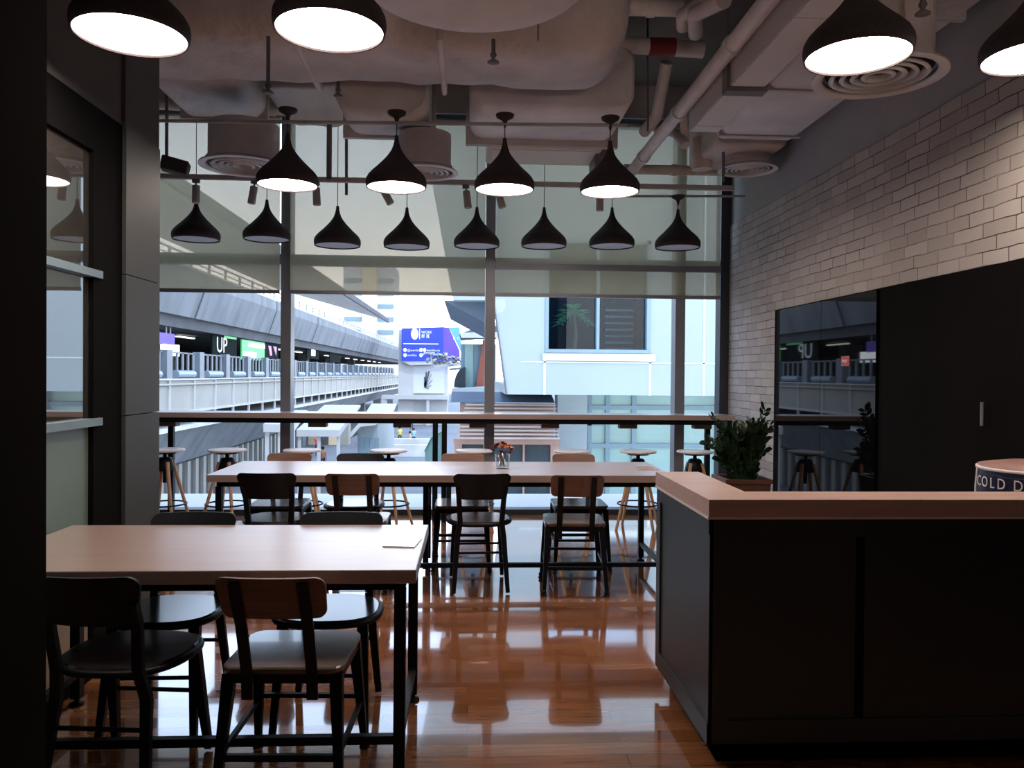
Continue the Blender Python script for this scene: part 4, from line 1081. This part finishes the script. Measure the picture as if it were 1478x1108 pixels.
# canopy building
t = thing('canopy_building', 'small building with a curved overhanging roof, teal glass and a rust wall', 'building', (0, 45, 0))
def qc(px, py): return qb(px, py, 45)
MB().prism([qc(664, 486), qc(685, 478), qc(720, 474), qc(720, 484), qc(690, 484)], 'y', -3, 5).build('roof', 'roof_slate', t)
MB().prism([qc(664, 484), qc(720, 483), qc(720, 491), qc(667, 491)], 'y', -3.1, -2.6).build('fascia', 'white_paint', t)
MB().prism([qc(664, 478), qc(702, 464), qc(720, 462), qc(720, 474), qc(685, 478)], 'y', 2, 5).build('upper_roof', 'tower_grey', t)
MB().box(qc(669, 0)[0], qc(720, 0)[0], 0, 5, GZ, qc(0, 489)[1]).build('wall', 'frame_blue', t)
MB().box(qc(675, 0)[0], qc(687, 0)[0], -.1, 0, GZ, qc(0, 490)[1]).build('teal_glass', 'pane_teal', t)
MB().prism([qc(697, 490), qc(706, 490), qc(706, 560), qc(687, 560)], 'y', -.2, 0).build('rust_panel', 'rust', t)
rr_ = [(qc(669-12*math.sin(k*PI/16), 558-30*math.cos(k*PI/16))) for k in range(9)]
MB().prism([qc(672, 558)]+[qc(672-16*math.sin(k*PI/16)+0, 558-28*math.cos(k*PI/16)) for k in range(9)], 'y', -2, 0).build('arched_bay', 'pane_dark', t)
MB().prism([qc(655, 559), qc(720, 556), qc(720, 572), qc(650, 578)], 'y', -4, -.5).build('white_base', 'facade_white', t)
# towers far off
t = thing('sandy_tower', 'sandy high-rise tower showing faintly through the middle roller blind', 'tower', (0, 200, GZ))
def qt(px, py): p = at(px, py, 200); return (p.x, p.z-GZ)
MB().box(qt(527, 0)[0], qt(547, 0)[0], -2, 6, 0, qt(0, 362)[1]).build('core', 'sand', t)
MB().box(qt(498, 0)[0], qt(527, 0)[0], 0, 12, 0, qt(0, 376)[1]).box(qt(547, 0)[0], qt(573, 0)[0], 0, 12, 0, qt(0, 376)[1]).build('wing', 'tower_grey', t)
for k in range(14):
    z = qt(0, 376)[1]-3-k*3.2; MB().box(qt(500, 0)[0], qt(525, 0)[0], -.3, 0, z-1, z).box(qt(549, 0)[0], qt(571, 0)[0], -.3, 0, z-1, z).build('window_band', 'frame_blue', t)
t = thing('office_block', 'pale distant office block over the end of the viaduct', 'building', (0, 240, GZ))
def qo(px, py): p = at(px, py, 240); return (p.x, p.z-GZ)
MB().box(qo(545, 0)[0], qo(572, 0)[0], 0, 10, 0, qo(0, 456)[1]).build('wall', 'white_paint', t)
for k in range(8): z = qo(0, 456)[1]-2-k*3; MB().box(qo(547, 0)[0], qo(570, 0)[0], -.3, 0, z-1.2, z).build('window_band', 'tower_grey', t)
# awnings over the street
def awning(px0, px1, py, Y, dz, label, depth=6):
    a_, b_ = at(px0, py, Y), at(px1, py, Y); w_ = b_.x-a_.x
    t = thing('market_awning', label, 'awning', (a_.x, Y, GZ), 0, 'white awnings over the street')
    h_ = a_.z-GZ
    MB().prism([(0, h_), (depth, h_+dz), (depth, h_+dz-.12), (0, h_-.35)], 'x', 0, w_).build('cover', 'white_paint', t)
    for x in (.1, w_/2, w_-.1): MB().box(x-.08, x+.08, .2, .36, 0, h_-.1).build('post', 'white_paint', t)
awning(428, 490, 620, 42, 1.0, 'white street awning behind the first window post', 8)
awning(380, 424, 612, 36, .5, 'small white awning beside the lower girder end', 3)
awning(520, 560, 607, 70, 1.2, 'white street awning farther up the street', 8)
# kiosk fronts
t = thing('street_kiosk', 'pale grey kiosk with glass doors on the street', 'kiosk', (at(516, 640, 46).x, 46, GZ))
k0 = at(516, 640, 46).x; k1 = at(545, 640, 46).x; hh = at(0, 606, 46).z-GZ
MB().box(0, k1-k0, 0, 10, 0, hh).build('wall', 'facade_white', t)
MB().prism([(-.3, hh-.6), (.3, hh+.1), (k1-k0, hh+.1), (k1-k0, hh-.1), (.3, hh-.2), (-.3, hh-.9)], 'y', -1.2, 10).build('roof_edge', 'white_paint', t)
for i in range(4): MB().box(.1+i*.3, .32+i*.3, -.05, 0, 0, hh-.9).build('door', 'frame_blue', t)
t = thing('market_stall', 'ochre and grey market stall fronts under the white awning', 'stall', (at(430, 640, 72).x, 72, GZ))
for i, m_ in enumerate(('concrete', 'sand', 'concrete_dark', 'sand', 'panel_cream')): MB().box(i*.9, i*.9+.85, 0, 1.5, 0, 2.3).build('stall_board', m_, t)
t = thing('planter_wall', 'low grey planter wall with steps on the street', 'low wall', (at(570, 0, 62).x, 62, GZ))
MB().box(0, 3.6, 0, .5, 0, .9).box(0, 3.6, 1.0, 1.5, 0, 1.3).build('wall', 'concrete_light', t)
t = thing('green_hoarding', 'curved green street booth beside the double bar posts', 'booth', (at(618, 0, 50).x, 50, GZ))
MB().prism([(0, 0), (0, 1.6), (.4, 2.4), (1.1, 2.8), (1.1, 0)], 'y', 0, 1).build('side', 'pane_teal', t)
MB().prism([(-.05, 1.6), (.38, 2.45), (1.1, 2.87), (1.1, 2.8), (.42, 2.38), (0, 1.55)], 'y', -.1, 1.1).build('green_edge', 'foliage', t)

# ---- people in the street
def person(px, py, Y, shirt, label, ph=0, bag=False, hgt=1.68):
    k = at(px, py, Y); x = k.x
    me = bpy.data.meshes.new('person'); s = hgt/1.7; w_ = .12*math.sin(ph)
    V = [(0, 0, .95), (0, 0, 1.15), (0, 0, 1.36), (0, .01, 1.47), (0, -.01, 1.60),
         (.10, 0, .90), (.11, -w_*1.0, .50), (.12, w_*1.6, .07), (.12, w_*1.6-.12, .04),
         (-.10, 0, .90), (-.11, w_*1.2, .50), (-.12, -w_*1.6, .07), (-.12, -w_*1.6-.12, .04),
         (.19, 0, 1.38), (.24, .03*ph, 1.12), (.25, -.08, .88), (.25, -.10, .80), (-.19, 0, 1.38), (-.24, -.03*ph, 1.12), (-.25, -.08, .88), (-.25, -.10, .80)]
    Ed = [(0, 1), (1, 2), (2, 3), (3, 4), (0, 5), (5, 6), (6, 7), (7, 8), (0, 9), (9, 10), (10, 11), (11, 12), (2, 13), (13, 14), (14, 15), (15, 16), (2, 17), (17, 18), (18, 19), (19, 20)]
    Rr = [.15, .14, .17, .065, .11, .10, .07, .045, .035, .10, .07, .045, .035, .07, .05, .035, .04, .07, .05, .035, .04]
    me.from_pydata([(a*s, b*s, c*s) for a, b, c in V], Ed, [])
    o = bpy.data.objects.new('person', me); C.objects.link(o)
    m_ = o.modifiers.new('s', 'SKIN'); 
    for i, r_ in enumerate(Rr): me.skin_vertices[0].data[i].radius = (r_*s, r_*s*.8)
    me.skin_vertices[0].data[0].use_root = True
    o.modifiers.new('u', 'SUBSURF').levels = 1
    bpy.context.view_layer.update()
    nm = bpy.data.meshes.new_from_object(o.evaluated_get(bpy.context.evaluated_depsgraph_get()))
    o.modifiers.clear(); o.data = nm; nm.materials.clear()
    for q_ in ('shirt_'+shirt, 'trousers', 'skin'): nm.materials.append(M[q_])
    for f in nm.polygons:
        c_ = f.center/s; f.use_smooth = True
        if c_.z > 1.43: f.material_index = 2
        elif abs(c_.x) > .2 and c_.z < 1.15: f.material_index = 2
        elif c_.z < .95: f.material_index = 1
        elif c_.z < .1: f.material_index = 1
    o.location = (x, Y, GZ); o.rotation_euler = (0, 0, ph)
    tag(o, label, 'person')
    hd = MB().lathe([(.02, .13), (.09, .10), (.118, .03), (.11, -.04), (.09, -.06)], (0, .015, 1.60), 14)
    hd.v = [(a*s, b*s, c*s) for a, b, c in hd.v]; hd.build('hair', 'hair', o)
    if bag:
        bg_ = MB().rbox(-.14, .14, .14, .28, 1.0, 1.4, .05, 3); bg_.build('backpack', 'trousers', o)
    return o
person(577, 630, 72, 'yellow', 'person in a yellow top walking on the far pavement', .6)
person(597, 630, 70, 'blue', 'person in a light blue top with a dark backpack on the far pavement', .3, True)
person(592, 640, 66, 'orange', 'person in a pinkish orange top standing before the blue one', 1.2)
person(594, 615, 92, 'white', 'person in white far up the street behind the others', .4)
person(458, 640, 62, 'red', 'person in a red top by the ochre market stalls', .5)
person(466, 655, 52, 'orange', 'person in a bright orange top beside the bar stool seat', .9)
person(531, 620, 64, 'maroon', 'person in a maroon top near the kiosk roof', .2)
person(521, 625, 60, 'white', 'person in white beside the kiosk doors', 1.0)
#EXT1#

# ------------------------------------------------------------------ light
w = bpy.data.worlds.new('world'); S.world = w; w.use_nodes = True; nt = w.node_tree
bg = nt.nodes['Background']
tc = N(nt, 'ShaderNodeTexCoord'); sp = N(nt, 'ShaderNodeSeparateXYZ'); nt.links.new(tc.outputs['Generated'], sp.inputs[0])
r = ramp(nt, [(.0, (.84, .89, .95)), (.10, (.95, .97, 1.0)), (.24, (.60, .73, .95)), (.45, (.48, .64, .92)), (1, (.45, .62, .95))])
nt.links.new(sp.outputs[2], r.inputs[0]); nt.links.new(r.outputs[0], bg.inputs['Color'])
bg.inputs['Strength'].default_value = 3.4
def area(name, loc, rot, sx, sy, col, e, portal=False):
    l = bpy.data.lights.new(name, 'AREA'); l.shape = 'RECTANGLE'; l.size = sx; l.size_y = sy; l.color = col; l.energy = e
    l.cycles.is_portal = portal
    o = bpy.data.objects.new(name, l); C.objects.link(o); o.location = loc; o.rotation_euler = rot
area('window_portal', (-1.3, 8.35, 2.0), (-PI/2, 0, 0), 7.8, 4.0, (1, 1, 1), 1, True)
# unseen fill lights added behind the camera, the spots to brighten the ceiling
for x_, e_ in ((-1.0, 140), (1.9, 140)):
    l = bpy.data.lights.new('ceiling_fill', 'SPOT'); l.energy = e_; l.color = (1, .82, .75); l.shadow_soft_size = .25; l.spot_size = math.radians(96); l.spot_blend = .8
    o = bpy.data.objects.new('ceiling_fill', l); C.objects.link(o); o.location = (x_, -2.3, 2.1); o.rotation_euler = (math.radians(90+46), 0, 0)
l = bpy.data.lights.new('room_fill', 'POINT'); l.energy = 9; l.color = (1, .82, .75); l.shadow_soft_size = .2  # weak point fill, added out of view to lift the dark interior
o = bpy.data.objects.new('room_fill', l); C.objects.link(o); o.location = (.6, -1.8, 3.0)
sun = bpy.data.lights.new('sun', 'SUN'); sun.energy = .8; sun.angle = .05; sun.color = (1, .95, .86)
so_ = bpy.data.objects.new('sun', sun); C.objects.link(so_); so_.rotation_euler = (math.radians(38), math.radians(18), 0)

S.view_settings.view_transform = 'Standard'; S.view_settings.look = 'None'
S.view_settings.exposure = .35; S.view_settings.gamma = 1; S.view_settings.use_curve_mapping = False
S.cycles.use_denoising = True
S.cycles.max_bounces = 8; S.cycles.transparent_max_bounces = 16
S.cycles.sample_clamp_indirect = 6
